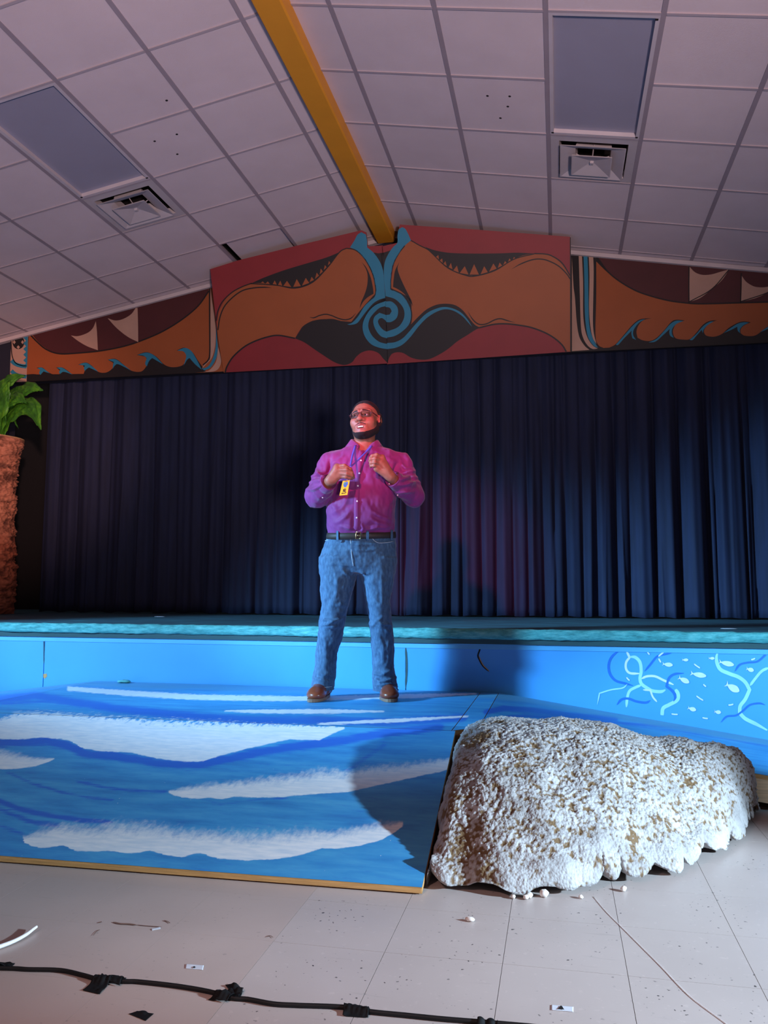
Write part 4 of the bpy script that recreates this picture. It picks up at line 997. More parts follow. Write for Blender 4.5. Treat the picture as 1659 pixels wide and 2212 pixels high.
# ================================================================== THINGS ON THE FLOOR
zf = lambda L: [(x*.5003, 1820+y*.5) for x, y in L]
zg = lambda L: [(830+x*.4997, 1820+y*.5) for x, y in L]
cpx = [(-160, 2086), (-60, 2090), (30, 2093), (60, 2095), (130, 2097), (180, 2108), (215, 2117), (270, 2121), (300, 2122), (380, 2131), (450, 2143), (500, 2157), (535, 2160), (590, 2170), (640, 2173), (740, 2177), (800, 2187), (880, 2195), (960, 2203), (1060, 2211), (1180, 2222), (1320, 2238)]
cab = crom(np.array([atZ(x, y+4, 0)[:2] for x, y in cpx]), 5)
cab3 = np.column_stack([cab, np.full(len(cab), .0058)])
V, F = tube(cab3, .0052, 8); solo('power_cable', V, F, M['rubber'], 'black cable taped across the tile floor in the foreground', 'cable', smooth=True)
def tape(quads, label, over=True, m='tape', name='tape_strip', cat='tape', group='black tape on the cable', amp=.0035):
    r = None
    for qi, quad in enumerate(quads):
        c = [atZ(x, y, 0)[:2] for x, y in quad]
        n = 18; u = np.linspace(0, 1, n)[:, None, None]; v = np.linspace(0, 1, n)[None, :, None]
        P = ((c[0]*(1-u)+c[1]*u)*(1-v)+(c[3]*(1-u)+c[2]*u)*v).reshape(-1, 2)
        d = np.min(np.linalg.norm(P[:, None, :]-cab[None, :, :], axis=2), axis=1)
        z = .0012+qi*.001 + (.0122*np.exp(-(np.maximum(d-.004, 0)/.009)**2) if over else 0) + amp*np.clip(fbm(P[:, 0]*60, P[:, 1]*60, P[:, 0]*0, 2, 4+qi), 0, 1)
        V = np.column_stack([P, z])
        if len(quads) == 1:
            o = solo(name, V, grid_faces(n, n), M[m], label, cat, group, smooth=True)
        else:
            if r is None: r = root(name, (P[:, 0].mean(), P[:, 1].mean(), 0), label, cat, group)
            o = part('tape_piece', V, grid_faces(n, n), M[m], r, smooth=True)
        s = o.modifiers.new('thick', 'SOLIDIFY'); s.thickness = .0006; s.offset = 1
    return r or o
tape([zf([(-120, 505), (65, 525), (38, 548), (-120, 565)])], 'black tape over the cable at the left edge')
tape([zf([(356, 641), (430, 658), (492, 592), (440, 570)]), zf([(430, 575), (546, 588), (516, 624), (425, 606)])], 'crossed black tape over the cable, left of the other bunched patch')
tape([zf([(898, 682), (975, 696), (1052, 658), (985, 640)]), zf([(972, 618), (1012, 615), (1052, 640), (1030, 692), (960, 662)][:4])], 'bunched black tape over the cable at the middle left', amp=.009)
tape([zf([(1487, 708), (1597, 717), (1589, 760), (1479, 752)])], 'neat black tape square over the cable, rightmost whole patch')
tape([zg([(405, 772), (490, 778), (492, 812), (400, 806)])], 'black tape over the cable cut by the bottom edge')
tape([zf([(556, 742), (592, 731), (664, 741), (628, 772)])], 'stray torn black tape lying in front of the cable', over=False, group='loose tape')
t = tape([zf([(803, 527), (880, 533), (876, 552), (800, 545)])], 'small grey-white tag stuck to the pinkish floor behind the cable', over=False, m='paper', name='floor_tag', cat='tag', group='floor tags', amp=.0004)
def ink(px, parent, z=.0026):
    P = [atZ(x, y, z) for x, y in px]; V, F = prism(P, (0, 0, .0003)); part('ink_mark', V, F, M['black_ink'], parent)
ink(zf([(832, 538), (838, 534), (845, 538), (838, 543)]), t)
t = tape([zg([(722, 703), (818, 712), (818, 733), (722, 725)])], 'small white tag with black mark stuck to the floor at the right', over=False, m='paper', name='floor_tag', cat='tag', group='floor tags', amp=.0004)
ink(zg([(762, 705), (768, 706), (778, 722), (765, 719), (750, 720)]), t)
tape([zf([(653, 375), (690, 366), (693, 373), (656, 381)])], 'tiny pale blue tape bit beside a brown floor scuff', over=False, m='paper', name='tape_bit', cat='tape', group='loose tape', amp=.0003)
wc = crom(np.array([atZ(x, y, 0) for x, y in zf([(-90, 490), (0, 462), (60, 440), (110, 415), (140, 395), (158, 385)])]), 6)
V, F = tube(wc+np.array([0, 0, .0075])+np.outer(np.linspace(0, 1, len(wc))**2, [0, 0, .006]), np.linspace(.0062, .0035, len(wc)), 8)
solo('white_cable', V, F, M['white_vinyl'], 'short end of a white cable curling in from the left', 'cable', smooth=True)
st = np.array([atZ(x, y, 0) for x, y in zg([(905, 235), (960, 300), (1030, 370), (1120, 460), (1200, 540), (1320, 665), (1465, 775), (1560, 850)])])
V, F = tube(crom(st, 5)+np.array([0, 0, .0012]), .0008, 5)
solo('string', V, F, M['white_vinyl'], 'thin white string running diagonally across the floor at right', 'string', smooth=True)
fl = Plane((0, 0, .0006), (0, 0, 1))
M['scuff'] = mat('scuff_brown', (120, 88, 74), .7, .2, 40)
for pts, w in (([(488, 345), (520, 352), (560, 354), (590, 358)], 3), ([(590, 357), (640, 362), (700, 366)], 1.2), ([(708, 338), (722, 342), (735, 350)], 2), ([(425, 348), (440, 344)], 2), ([(400, 404), (418, 385), (432, 378)], 1.2), ([(1150, 410), (1165, 404), (1180, 412)], 1.4)):
    stroke(floor, fl, zf(pts), w, M['scuff'], 1, 'scuff_mark', taper=(.3, .3))
for k, (x, y, r_, lb) in enumerate(((558+0, 243, .008, 'white foam crumb nearest the rock foot, single'), (612, 247, .009, 'white foam crumb, left of the touching pair'), (628, 240, .011, 'white foam crumb, right of the touching pair'), (690, 236, .014, 'larger white foam crumb against the rock foot'), (850, 243, .007, 'lone white foam crumb by the string end'), (1035, 212, .010, 'bluish white foam crumb under the rock lobe'))):
    p = atZ(*zg([(x, y)])[0], 0); V, F = lump((p[0], p[1], .0005), (r_, r_, r_*1.6), 20+k, 9)
    solo('foam_crumb', V, F, M['foam_bit'], lb, 'foam crumb', 'foam crumbs by the rock', smooth=True)
p = atZ(*zg([(373, 342)])[0], 0); V, F = lump((p[0], p[1], .0005), (.013, .008, .012), 40, 10)
solo('pebble', V, F, M['foam_bit'], 'small pale chip lying alone on the tiles before the rock', 'chip', smooth=True)
for k, (x, y, lb) in enumerate(((345, 1333, 'pinkish paper scrap on the stage deck left of the speaker'), (1575, 1359, 'thin white paper scrap on the stage deck at the far right'))):
    p = atZ(x, y, ZD); V, F = lump((p[0], p[1], ZD+.0005), (.05, .02, .006), 50+k, 9)
    solo('paper_scrap', V, F, M['paper'], lb, 'scrap', 'scraps on the stage', smooth=True)
# ================================================================== SURFACES FROM DISTANCE FIELDS (for the figure)
class Vol:
    def __init__(s, lo, hi, h):
        s.lo = np.asarray(lo, float); s.h = h
        s.n = np.ceil((np.asarray(hi, float)-s.lo)/h).astype(int)+1
        s.d = np.full(s.n, 1.0, np.float32)
    def sub(s, lo, hi):
        a = np.clip(np.floor((np.asarray(lo)-s.lo)/s.h).astype(int), 0, s.n-1)
        b = np.clip(np.ceil((np.asarray(hi)-s.lo)/s.h).astype(int)+1, 1, s.n)
        sl = tuple(slice(p, q) for p, q in zip(a, b))
        ax = [(s.lo[k]+s.h*np.arange(a[k], b[k])).astype(np.float32) for k in range(3)]
        return sl, ax[0][:, None, None], ax[1][None, :, None], ax[2][None, None, :]
    def put(s, fn, lo, hi, k=.02, op='add'):
        m_ = k+2*s.h
        sl, x, y, z = s.sub(np.asarray(lo)-m_, np.asarray(hi)+m_)
        a = s.d[sl]; b = fn(x, y, z).astype(np.float32)
        if op == 'add':
            h_ = np.clip(.5+.5*(b-a)/k, 0, 1); s.d[sl] = b*(1-h_)+a*h_-k*h_*(1-h_)
        elif op == 'cut':
            b = -b; h_ = np.clip(.5-.5*(b-a)/k, 0, 1); s.d[sl] = b*(1-h_)+a*h_+k*h_*(1-h_)
    def cap(s, a, b, ra, rb=None, k=.02, op='add'):
        a = np.asarray(a, float); b = np.asarray(b, float); rb = ra if rb is None else rb
        r = max(ra, rb); s.put(capf(a, b, ra, rb), np.minimum(a, b)-r, np.maximum(a, b)+r, k, op)
    def ell(s, c, r, k=.02, op='add'):
        c = np.asarray(c, float); r = np.asarray(r, float); s.put(ellf(c, r), c-r, c+r, k, op)
    def chain(s, pts, rad, k=.006):
        for i in range(len(pts)-1): s.cap(pts[i], pts[i+1], rad[i], rad[i+1], k)
    def mesh(s):
        d = s.d; ins = d < 0
        c = np.zeros(tuple(np.array(d.shape)-1), np.uint8)
        offs = [(i, j, k) for i in (0, 1) for j in (0, 1) for k in (0, 1)]
        nx_, ny_, nz_ = c.shape
        for (i, j, k) in offs: c += ins[i:i+nx_, j:j+ny_, k:k+nz_]
        act = np.argwhere((c > 0) & (c < 8))
        cv_ = np.stack([d[act[:, 0]+i, act[:, 1]+j, act[:, 2]+k] for (i, j, k) in offs], 1)
        P = np.zeros((len(act), 3)); cnt = np.zeros(len(act))
        for a in range(8):
            for b in range(a+1, 8):
                da = np.array(offs[a]); db = np.array(offs[b])
                if np.abs(da-db).sum() != 1: continue
                va, vb = cv_[:, a], cv_[:, b]; cr = (va < 0) != (vb < 0)
                t = np.where(cr, va/np.where(cr, va-vb, 1), 0)
                P += np.where(cr[:, None], da+(db-da)*t[:, None], 0); cnt += cr
        V = s.lo + s.h*(act+P/cnt[:, None])
        idx = np.full(c.shape, -1, np.int32); idx[act[:, 0], act[:, 1], act[:, 2]] = np.arange(len(act))
        F = []
        for ax in range(3):
            o1, o2 = [(1, 2), (2, 0), (0, 1)][ax]
            A_ = [slice(None)]*3; B_ = [slice(None)]*3; A_[ax] = slice(0, -1); B_[ax] = slice(1, None)
            ia, ib = ins[tuple(A_)], ins[tuple(B_)]
            e = np.argwhere(ia != ib)
            e = e[(e[:, o1] > 0) & (e[:, o2] > 0) & (e[:, o1] < d.shape[o1]-1) & (e[:, o2] < d.shape[o2]-1)]
            def at(p, q):
                r_ = e.copy(); r_[:, o1] += p; r_[:, o2] += q; return idx[r_[:, 0], r_[:, 1], r_[:, 2]]
            quad = np.stack([at(-1, -1), at(0, -1), at(0, 0), at(-1, 0)], 1)
            flip = ~ia[e[:, 0], e[:, 1], e[:, 2]]
            quad[flip] = quad[flip][:, ::-1]; F.append(quad)
        F = np.concatenate(F); F = F[(F >= 0).all(1)]
        return V, F
    def front(s, X, Z):
        """y of the first surface met from the viewer's side at local X, Z"""
        i = int(round((X-s.lo[0])/s.h)); k = int(round((Z-s.lo[2])/s.h))
        col = s.d[np.clip(i, 0, s.n[0]-1), :, np.clip(k, 0, s.n[2]-1)]
        w = np.where(col < 0)[0]
        if len(w) == 0: return 0.0
        j = w[0]
        if j == 0: return s.lo[1]
        a, b = col[j-1], col[j]; return s.lo[1]+s.h*(j-1+a/(a-b))
def capf(a, b, ra, rb):
    ba = b-a; bb = float(ba @ ba)+1e-12
    def f(x, y, z):
        px, py, pz = x-a[0], y-a[1], z-a[2]
        t = np.clip((px*ba[0]+py*ba[1]+pz*ba[2])/bb, 0, 1)
        return np.sqrt((px-t*ba[0])**2+(py-t*ba[1])**2+(pz-t*ba[2])**2)-(ra+(rb-ra)*t)
    return f
def ellf(c, r):
    def f(x, y, z):
        px, py, pz = (x-c[0])/r[0], (y-c[1])/r[1], (z-c[2])/r[2]
        k0 = np.sqrt(px*px+py*py+pz*pz)+1e-9
        k1 = np.sqrt((px/r[0])**2+(py/r[1])**2+(pz/r[2])**2)+1e-9
        return k0*(k0-1)/k1
    return f
def loftf(tab, p=2.3, shrink=0.0):
    """tab rows: z, cx, cy, half width, front depth, back depth"""
    T = np.array(sorted(tab))
    def f(x, y, z):
        zz = z.ravel()
        I = [np.interp(zz, T[:, 0], T[:, k]).reshape(z.shape) for k in range(1, 6)]
        cx, cy, a, bf_, bb = I; a = a-shrink; bf_ = bf_-shrink; bb = bb-shrink
        Y = y-cy; b = np.where(Y < 0, bf_, bb)
        r = (np.abs((x-cx)/a)**p+np.abs(Y/b)**p)**(1/p)
        d = (r-1)*np.minimum(a, b)
        return np.maximum(d, np.maximum(T[0, 0]-z, z-T[-1, 0]))
    return f
def smooth_verts(V, F, it=2, lam=.5):
    for _ in range(it):
        acc = np.zeros_like(V); cnt = np.zeros(len(V))
        for a, b in ((0, 1), (1, 2), (2, 3), (3, 0)):
            np.add.at(acc, F[:, a], V[F[:, b]]); np.add.at(acc, F[:, b], V[F[:, a]])
            np.add.at(cnt, F[:, a], 1); np.add.at(cnt, F[:, b], 1)
        V = V+(acc/np.maximum(cnt, 1)[:, None]-V)*lam
    return V
def vnormals(V, F):
    n = np.cross(V[F[:, 2]]-V[F[:, 0]], V[F[:, 3]]-V[F[:, 1]]); N = np.zeros_like(V)
    for k in range(4): np.add.at(N, F[:, k], n)
    return N/(np.linalg.norm(N, axis=1)[:, None]+1e-12)

# ================================================================== PERSON
MP = np.array([-1.19, 4.755, ZP+.0015]); MD = math.hypot(MP[0], MP[1]); MA = math.atan2(-MP[0], MP[1])
man = root('person', tuple(MP), 'man in magenta dress shirt and jeans standing on the wave platform, hands raised', 'person')
man.rotation_euler = (0, 0, MA)
ex = np.array([math.cos(MA), math.sin(MA), 0]); ey = np.array([-math.sin(MA), math.cos(MA), 0])
def L(x, y, dep=0.0):
    """picture point -> the man's own frame, dep metres behind his middle plane"""
    p = on_plane(x, y, MP+ey*dep, ey)-MP
    return np.array([p @ ex, dep, p[2]])
def zpx(y, dep=0.0): return L(768, y, dep)[2]
def mpart(name, V, F, m, parent=None, smooth=True, label=None):
    o = link(name, raw(name, V, F, m, smooth), parent or man)
    if label: o['label'] = label
    return o
def skin_mat():
    m, nt, b = nodes_of('skin')
    t = add(nt, 'ShaderNodeAttribute', attribute_name='tint').outputs['Fac']
    v = coords(nt); n = noise(nt, v, 40, 3)
    c = ramp(nt, n, [(.3, lin(128, 80, 60)), (.7, lin(150, 98, 76))]).outputs['Color']
    c = mixc(nt, t, c, lin(118, 58, 56))
    nt.links.new(c, b.inputs['Base Color']); b.inputs['Roughness'].default_value = .55
    b.inputs['Subsurface Weight'].default_value = .08; b.inputs['Subsurface Radius'].default_value = (.01, .004, .002)
    bump(nt, b, noise(nt, v, 260, 2), .06, .001); return m
def cloth(name, rgb, rgb2, sc=14, st=(1, 1, 1), rough=.7, bs=500, bst=.15, sheen=.15):
    m, nt, b = nodes_of(name)
    n = noise(nt, coords(nt, st), sc, 4, .6)
    c = ramp(nt, n, [(.32, lin(*rgb)), (.68, lin(*rgb2))]).outputs['Color']
    nt.links.new(c, b.inputs['Base Color']); b.inputs['Roughness'].default_value = rough
    b.inputs['Sheen Weight'].default_value = sheen
    bump(nt, b, noise(nt, coords(nt), bs, 2), bst, .001); return m
M['skin'] = skin_mat()
M['shirt'] = cloth('shirt_magenta', (106, 24, 98), (120, 32, 110), 8)
M['denim'] = cloth('denim', (34, 68, 100), (68, 104, 134), 70, (1, 1, .35), .8, 700, .3)
M['stitch'] = mat('hem_stitch', (176, 196, 208), .8, .2, 60)
M['belt'] = mat('belt_leather', (44, 34, 30), .62, .15, 20)
M['buckle'] = mat('buckle_metal', (200, 160, 110), .3, .05, metal=1)
M['shoe'] = mat('shoe_leather', (120, 58, 36), .32, .2, 16)
M['sole'] = mat('shoe_sole', (120, 92, 72), .6, .1)
M['hair'] = mat('hair_black', (16, 12, 11), .95, .3, 120, bmp=.5, bscale=300, bdist=.003)
M['eye'] = mat('eye_white', (226, 216, 208), .2, .02)
M['iris'] = mat('iris_dark', (34, 20, 14), .15)
M['teeth'] = mat('teeth', (236, 226, 212), .3, .03)
M['mouth'] = mat('mouth_dark', (58, 22, 22), .5)
M['frame'] = mat('glasses_frame', (64, 38, 40), .3, .1)
M['button'] = mat('shirt_button', (226, 210, 222), .25, .03)
M['lanyard'] = mat('lanyard_blue', (84, 84, 190), .55, .1, 40)
M['card'] = mat('badge_yellow', (244, 206, 40), .35, .03)
M['emb_blue'] = mat('emblem_blue', (26, 112, 190), .4); M['emb_green'] = mat('emblem_green', (60, 170, 120), .4)
def lens_mat():
    m, nt, b = nodes_of('spectacle_lens')
    b.inputs['Base Color'].default_value = (.95, .9, .92, 1); b.inputs['Roughness'].default_value = .03
    b.inputs['Transmission Weight'].default_value = 1.0; b.inputs['IOR'].default_value = 1.45
    b.inputs['Specular IOR Level'].default_value = .9
    return m
M['lens'] = lens_mat()

def row(py, xl, xr, ft, bk, cy=0.0):
    a, b = L(xl, py, cy), L(xr, py, cy); return (a[2], (a[0]+b[0])/2, cy, (b[0]-a[0])/2, ft, bk)
TORSO = [row(959, 760, 816, .05, .075), row(964, 750, 827, .062, .09), row(970, 736, 842, .074, .10), row(978, 720, 857, .088, .11), row(988, 708, 868, .10, .12), row(1002, 702, 873, .118, .128), row(1025, 704, 870, .138, .132), row(1055, 707, 860, .155, .132), row(1085, 706, 855, .178, .132), row(1112, 704, 854, .19, .132), row(1132, 706, 853, .182, .130), row(1146, 709, 852, .165, .128), row(1156, 710, 851, .15, .126)]
shR, elR, wrR = L(717, 1002, .015), L(683, 1072, -.03), L(713, 1038, -.255)
shL, elL, wrL = L(862, 1005, .015), L(893, 1072, -.02), L(844, 1030, -.235)
# ---- hands: knuckle and finger joints traced in the picture, each at its own depth
zh = lambda x, y, dep: L(680+x*.12055, 960+y*.12055, dep)
def hand(vol, wrist, fingers, palm, thumb):
    for a, b, ra, rb in palm: vol.cap(a, b, ra, rb, .012)
    for pts, rad in fingers: vol.chain(pts, rad, .0045)
    vol.chain(*thumb, k=.008)
hR = dict(
    palm=[(wrR, zh(395, 460, -.275), .027, .024), (zh(300, 590, -.26), zh(400, 400, -.275), .022, .017), (zh(340, 640, -.262), zh(450, 540, -.272), .022, .018), (zh(400, 400, -.275), zh(455, 560, -.272), .016, .015)],
    fingers=[([zh(398, 395, -.275), zh(530, 378, -.297), zh(640, 440, -.292), zh(672, 500, -.272)], [.0125, .0105, .009, .0082]),
             ([zh(415, 455, -.282), zh(570, 455, -.306), zh(665, 510, -.296), zh(692, 560, -.274)], [.0125, .0108, .0092, .0082]),
             ([zh(430, 515, -.280), zh(570, 528, -.303), zh(668, 562, -.292), zh(694, 598, -.272)], [.012, .0102, .009, .008]),
             ([zh(450, 570, -.272), zh(555, 585, -.292), zh(630, 606, -.283), zh(665, 618, -.266)], [.0112, .0092, .008, .0074])],
    thumb=([zh(380, 560, -.25), zh(470, 480, -.238), zh(580, 470, -.238), zh(650, 500, -.25)], [.016, .013, .0105, .0085]))
hL = dict(
    palm=[(wrL, zh(1190, 330, -.262), .028, .024), (zh(1330, 500, -.24), zh(1205, 235, -.26), .022, .016), (zh(1300, 560, -.245), zh(1110, 440, -.262), .022, .016), (zh(1205, 235, -.26), zh(1105, 430, -.262), .016, .015)],
    fingers=[([zh(1200, 235, -.262), zh(1110, 185, -.285), zh(1025, 205, -.278), zh(990, 245, -.262)], [.0125, .0105, .009, .0082]),
             ([zh(1185, 290, -.268), zh(1085, 250, -.295), zh(1000, 265, -.285), zh(980, 300, -.266)], [.0125, .0108, .0092, .0082]),
             ([zh(1160, 350, -.268), zh(1075, 318, -.293), zh(1005, 330, -.282), zh(990, 358, -.264)], [.012, .0102, .009, .008]),
             ([zh(1125, 412, -.265), zh(1062, 378, -.285), zh(1010, 385, -.276), zh(1000, 405, -.26)], [.0112, .0092, .008, .0074])],
    thumb=([zh(1240, 380, -.24), zh(1150, 300, -.228), zh(1060, 265, -.235), zh(1000, 262, -.25)], [.016, .013, .0105, .0085]))
# ---- head
HC = L(790, 909, -.015)
def rotm(rx, ry, rz):
    return np.array((Matrix.Rotation(rz, 3, 'Z') @ Matrix.Rotation(rx, 3, 'X') @ Matrix.Rotation(ry, 3, 'Y')))
HR = rotm(math.radians(-7), math.radians(-4), math.radians(-19))     # tilted back, turned to the viewer's left
HS = 1.03
def h2l(p): return HC + HS*(HR @ np.asarray(p, float))
def head_sdf(x, y, z):
    P = np.stack(np.broadcast_arrays(x-HC[0], y-HC[1], z-HC[2]), -1) @ HR / HS
    x, y, z = P[..., 0], P[..., 1], P[..., 2]
    ax = np.abs(x)
    def U(a, b, k):
        h_ = np.clip(.5+.5*(b-a)/k, 0, 1); return b*(1-h_)+a*h_-k*h_*(1-h_)
    def D(a, b, k):
        b = -b; h_ = np.clip(.5-.5*(b-a)/k, 0, 1); return b*(1-h_)+a*h_+k*h_*(1-h_)
    E_ = lambda c, r, xx=x: ellf(np.asarray(c, float), np.asarray(r, float))(xx, y, z)
    C_ = lambda a, b, ra, rb, xx=x: capf(np.asarray(a, float), np.asarray(b, float), ra, rb)(xx, y, z)
    d = E_((0, .012, .036), (.0775, .097, .082))
    d = U(d, E_((0, -.035, -.035), (.069, .066, .080)), .03)
    d = U(d, E_((0, -.058, -.090), (.040, .038, .026)), .03)
    d = U(d, C_((.055, .0, -.062), (.022, -.062, -.095), .024, .022, ax), .03)     # jaw
    d = U(d, E_((.042, -.066, -.028), (.030, .028, .030), ax), .025)               # cheeks
    d = U(d, C_((.012, -.094, .030), (.050, -.074, .030), .012, .010, ax), .018)   # brow
    d = U(d, C_((0, -.095, .014), (0, -.114, -.022), .0095, .0135), .012)          # nose bridge
    d = U(d, E_((0, -.117, -.027), (.0185, .0155, .0135)), .010)
    d = U(d, E_((.0205, -.104, -.030), (.0115, .0125, .0105), ax), .008)           # nostril wings
    d = D(d, E_((.0105, -.114, -.0405), (.0068, .0070, .0055), ax), .004)
    d = D(d, E_((.0315, -.107, .004), (.0185, .0150, .0120), ax), .014)            # eye hollows
    d = U(d, C_((.019, -.0955, .0105), (.044, -.0885, .0100), .0050, .0045, ax), .006)   # upper lids
    d = U(d, C_((.020, -.0940, -.0050), (.043, -.0880, -.0045), .0042, .0038, ax), .006) # lower lids
    d = U(d, E_((0, -.088, -.066), (.034, .016, .024)), .018)                      # muzzle
    d = U(d, C_((0, -.106, -.058), (.025, -.094, -.066), .0088, .0052, ax), .008)  # upper lip
    d = U(d, C_((0, -.101, -.084), (.022, -.093, -.077), .0095, .0058, ax), .008)  # lower lip
    d = D(d, E_((0, -.106, -.0715), (.0215, .022, .0070)), .004)                   # open mouth
    d = U(d, E_((0, -.092, -.104), (.024, .014, .012)), .016)                      # chin
    ear = E_((.0835, .012, -.006), (.0115, .0240, .036), ax)
    ear = D(ear, E_((.0965, .009, -.002), (.0090, .0145, .024), ax), .006)
    d = U(d, ear, .008)
    return d*HS
vb = Vol((-.34, -.36, .92), (.40, .20, 1.80), .0036)
vb.put(head_sdf, HC-.15, HC+.15, .004)
nk0, nk1 = L(786, 975, .02), L(789, 935, .005)
vb.cap(nk0, nk1, .068, .060, .03)
vb.cap(L(755, 994, .02), L(820, 994, .02), .045, .045, .05)
vb.put(loftf([r for r in TORSO if 1 or r], 2.3, .022), (TORSO[-1][1]-.25, -.2, TORSO[-1][0]), (TORSO[0][1]+.25, .15, TORSO[0][0]), .03)
for s_, e_, w_ in ((shR, elR, wrR), (shL, elL, wrL)):
    vb.cap(s_, e_, .048, .042, .03); vb.cap(e_, w_, .040, .029, .02)
hand(vb, wrR, hR['fingers'], hR['palm'], hR['thumb']); hand(vb, wrL, hL['fingers'], hL['palm'], hL['thumb'])
Vb, Fb = vb.mesh(); Vb = smooth_verts(Vb, Fb, 1, .35)
# legs of the body, hidden in the jeans, joined as one mesh
vl = Vol((-.32, -.18, .0), (.32, .18, 1.02), .011)
PEL = [row(1140, 713, 849, .140, .122), row(1150, 711, 851, .145, .125), row(1165, 705, 853, .135, .135), row(1185, 697, 855, .128, .145), row(1205, 691, 856, .125, .15), row(1222, 690, 856, .118, .148), row(1238, 694, 853, .10, .13)]
LEGL = [row(1205, 691, 772, .105, .125, .0), row(1235, 690, 770, .108, .118, .0), row(1262, 692, 766, .105, .108, 0), row(1300, 694, 757, .095, .095, -.005), row(1328, 692, 748, .088, .085, -.008), row(1345, 689, 745, .088, .083, -.008), row(1358, 688, 742, .082, .083, -.002), row(1380, 685, 738, .078, .083, .004), row(1408, 681, 731, .074, .082, .008), row(1440, 678, 726, .074, .080, .008), row(1462, 675, 724, .078, .082, .004), row(1478, 673, 722, .086, .084, 0), row(1489, 674, 721, .090, .084, 0)]
LEGR = [row(1205, 771, 856, .105, .125, .0), row(1235, 775, 854, .108, .118, .0), row(1262, 782, 850, .105, .108, 0), row(1300, 791, 843, .095, .095, -.005), row(1328, 796, 846, .088, .085, -.008), row(1345, 798, 848, .088, .083, -.008), row(1358, 799, 849, .082, .083, -.002), row(1380, 801, 851, .078, .083, .004), row(1408, 803, 852, .074, .082, .008), row(1440, 805, 851, .074, .080, .008), row(1462, 804, 856, .078, .082, .004), row(1480, 804, 860, .086, .084, 0), row(1491, 806, 860, .090, .084, 0)]
for tab in (PEL, LEGL, LEGR):
    lo = [min(r[1]-r[3] for r in tab)-.01, -.17, min(r[0] for r in tab)]; hi = [max(r[1]+r[3] for r in tab)+.01, .17, max(r[0] for r in tab)]
    vl.put(loftf(tab, 2.1, .028), lo, hi, .03)
footL, footR = L(696, 1500, 0), L(837, 1500, 0)
for f_, lx in ((footL, LEGL[-3][1]), (footR, LEGR[-3][1])):
    vl.cap((f_[0], .01, .05), (f_[0], -.12, .035), .03, .025, .03); vl.cap((f_[0], .01, .05), ((f_[0]+lx)/2, .01, .09), .03, .028, .03); vl.cap(((f_[0]+lx)/2, .01, .09), (lx, .01, .22), .028, .034, .03)
Vl, Fl = vl.mesh()
Vall = np.vstack([Vb, Vl]); Fall = np.vstack([Fb, Fl+len(Vb)])
body = mpart('body', Vall, Fall, M['skin'])
hl = (Vall-HC) @ HR / HS
lip = np.exp(-((np.abs(hl[:, 2]+.0715)-.0125)/.0075)**2)*sstep(.032, .022, np.abs(hl[:, 0]))*(hl[:, 1] < -.075)
tint = np.where(np.linalg.norm(hl, axis=1) < .2, np.clip(lip, 0, 1)*.85, 0)
at_ = body.data.attributes.new('tint', 'FLOAT', 'POINT'); at_.data.foreach_set('value', tint.astype(np.float32))
# hair, beard, moustache, brows: shells over the same head
def shell(name, off, region, res=.0026, lo=(-.11, -.15, -.16), hi=(.11, .13, .15)):
    v = Vol(HC-.17, HC+.17, res)
    sl, x, y, z = v.sub(HC-.165, HC+.165)
    d = head_sdf(x, y, z)-off
    P = np.stack(np.broadcast_arrays(x-HC[0], y-HC[1], z-HC[2]), -1) @ HR / HS
    reg = region(P[..., 0], P[..., 1], P[..., 2])
    v.d[sl] = np.maximum(d, np.maximum(reg, -(d+off+.006)))
    V, F = v.mesh(); return mpart(name, smooth_verts(V, F, 1, .4), F, M['hair'])
n3 = lambda x, y, z, s: .004*vnoise(x*90, y*90, z*90, s)
shell('hair', .0060, lambda x, y, z: np.maximum((.098-.92*(y+.078) - .10*np.clip(np.abs(x)-.03, 0, 1)*0 - z)*.7 + n3(x, y, z, 1), np.maximum(-(z+.070), np.where((z < .020) & (y < .036) & (y > -.020), np.abs(x)-.0715, -1.0))))
def beard_reg(x, y, z):
    top = np.interp(y, [-.13, -.10, -.085, -.06, -.03, -.005, .012], [-.106, -.101, -.092, -.078, -.052, -.020, .03])
    return np.maximum.reduce([z-top, -(z+.140), y-.016, np.full_like(z, -1.0)]) + .5*n3(x, y, z, 2)
shell('beard', .0020, beard_reg)
shell('moustache', .0016, lambda x, y, z: np.maximum.reduce([np.abs(z+.0475+.50*np.clip(np.abs(x)-.012, 0, 1))-.0026+.06*np.clip(np.abs(x)-.02, 0, 1), np.abs(x)-.031, y+.08]) + .4*n3(x, y, z, 3))
for sg in (-1, 1):
    shell('eyebrow', .003, lambda x, y, z: np.maximum.reduce([np.abs(z-.0300+.25*np.clip(sg*x-.035, 0, 1))-.0028, np.abs(sg*x-.034)-.020, y+.06]) + .3*n3(x, y, z, 4))
def uvs(c, r, n=14, m_=9, R=None):
    V = []
    for i in range(n):
        for j in range(m_):
            a, b = 2*math.pi*i/n, math.pi*(j/(m_-1)-.5)
            p = np.array([r[0]*math.cos(b)*math.cos(a), r[1]*math.cos(b)*math.sin(a), r[2]*math.sin(b)])
            V.append(np.asarray(c)+(p if R is None else R @ p))
    return V, grid_faces(n, m_, True)
for s_ in (-1, 1):
    V, F = uvs(h2l((s_*.0315, -.0835, .0035)), (.0120,)*3); e_ = mpart('eye', V, F, M['eye'])
    V, F = uvs(h2l((s_*.0315-.003, -.0932, .0042)), (.0062, .0030, .0062), R=HR); mpart('iris', V, F, M['iris'], e_)
V, F = tube([h2l((x, -.097-.004*math.cos(x*60), -.0680)) for x in np.linspace(-.0165, .0165, 9)], .0046, 7); mpart('upper_teeth', V, F, M['teeth'])
V, F = uvs(h2l((0, -.082, -.073)), (.020, .010, .009), R=HR); mpart('mouth_inside', V, F, M['mouth'])
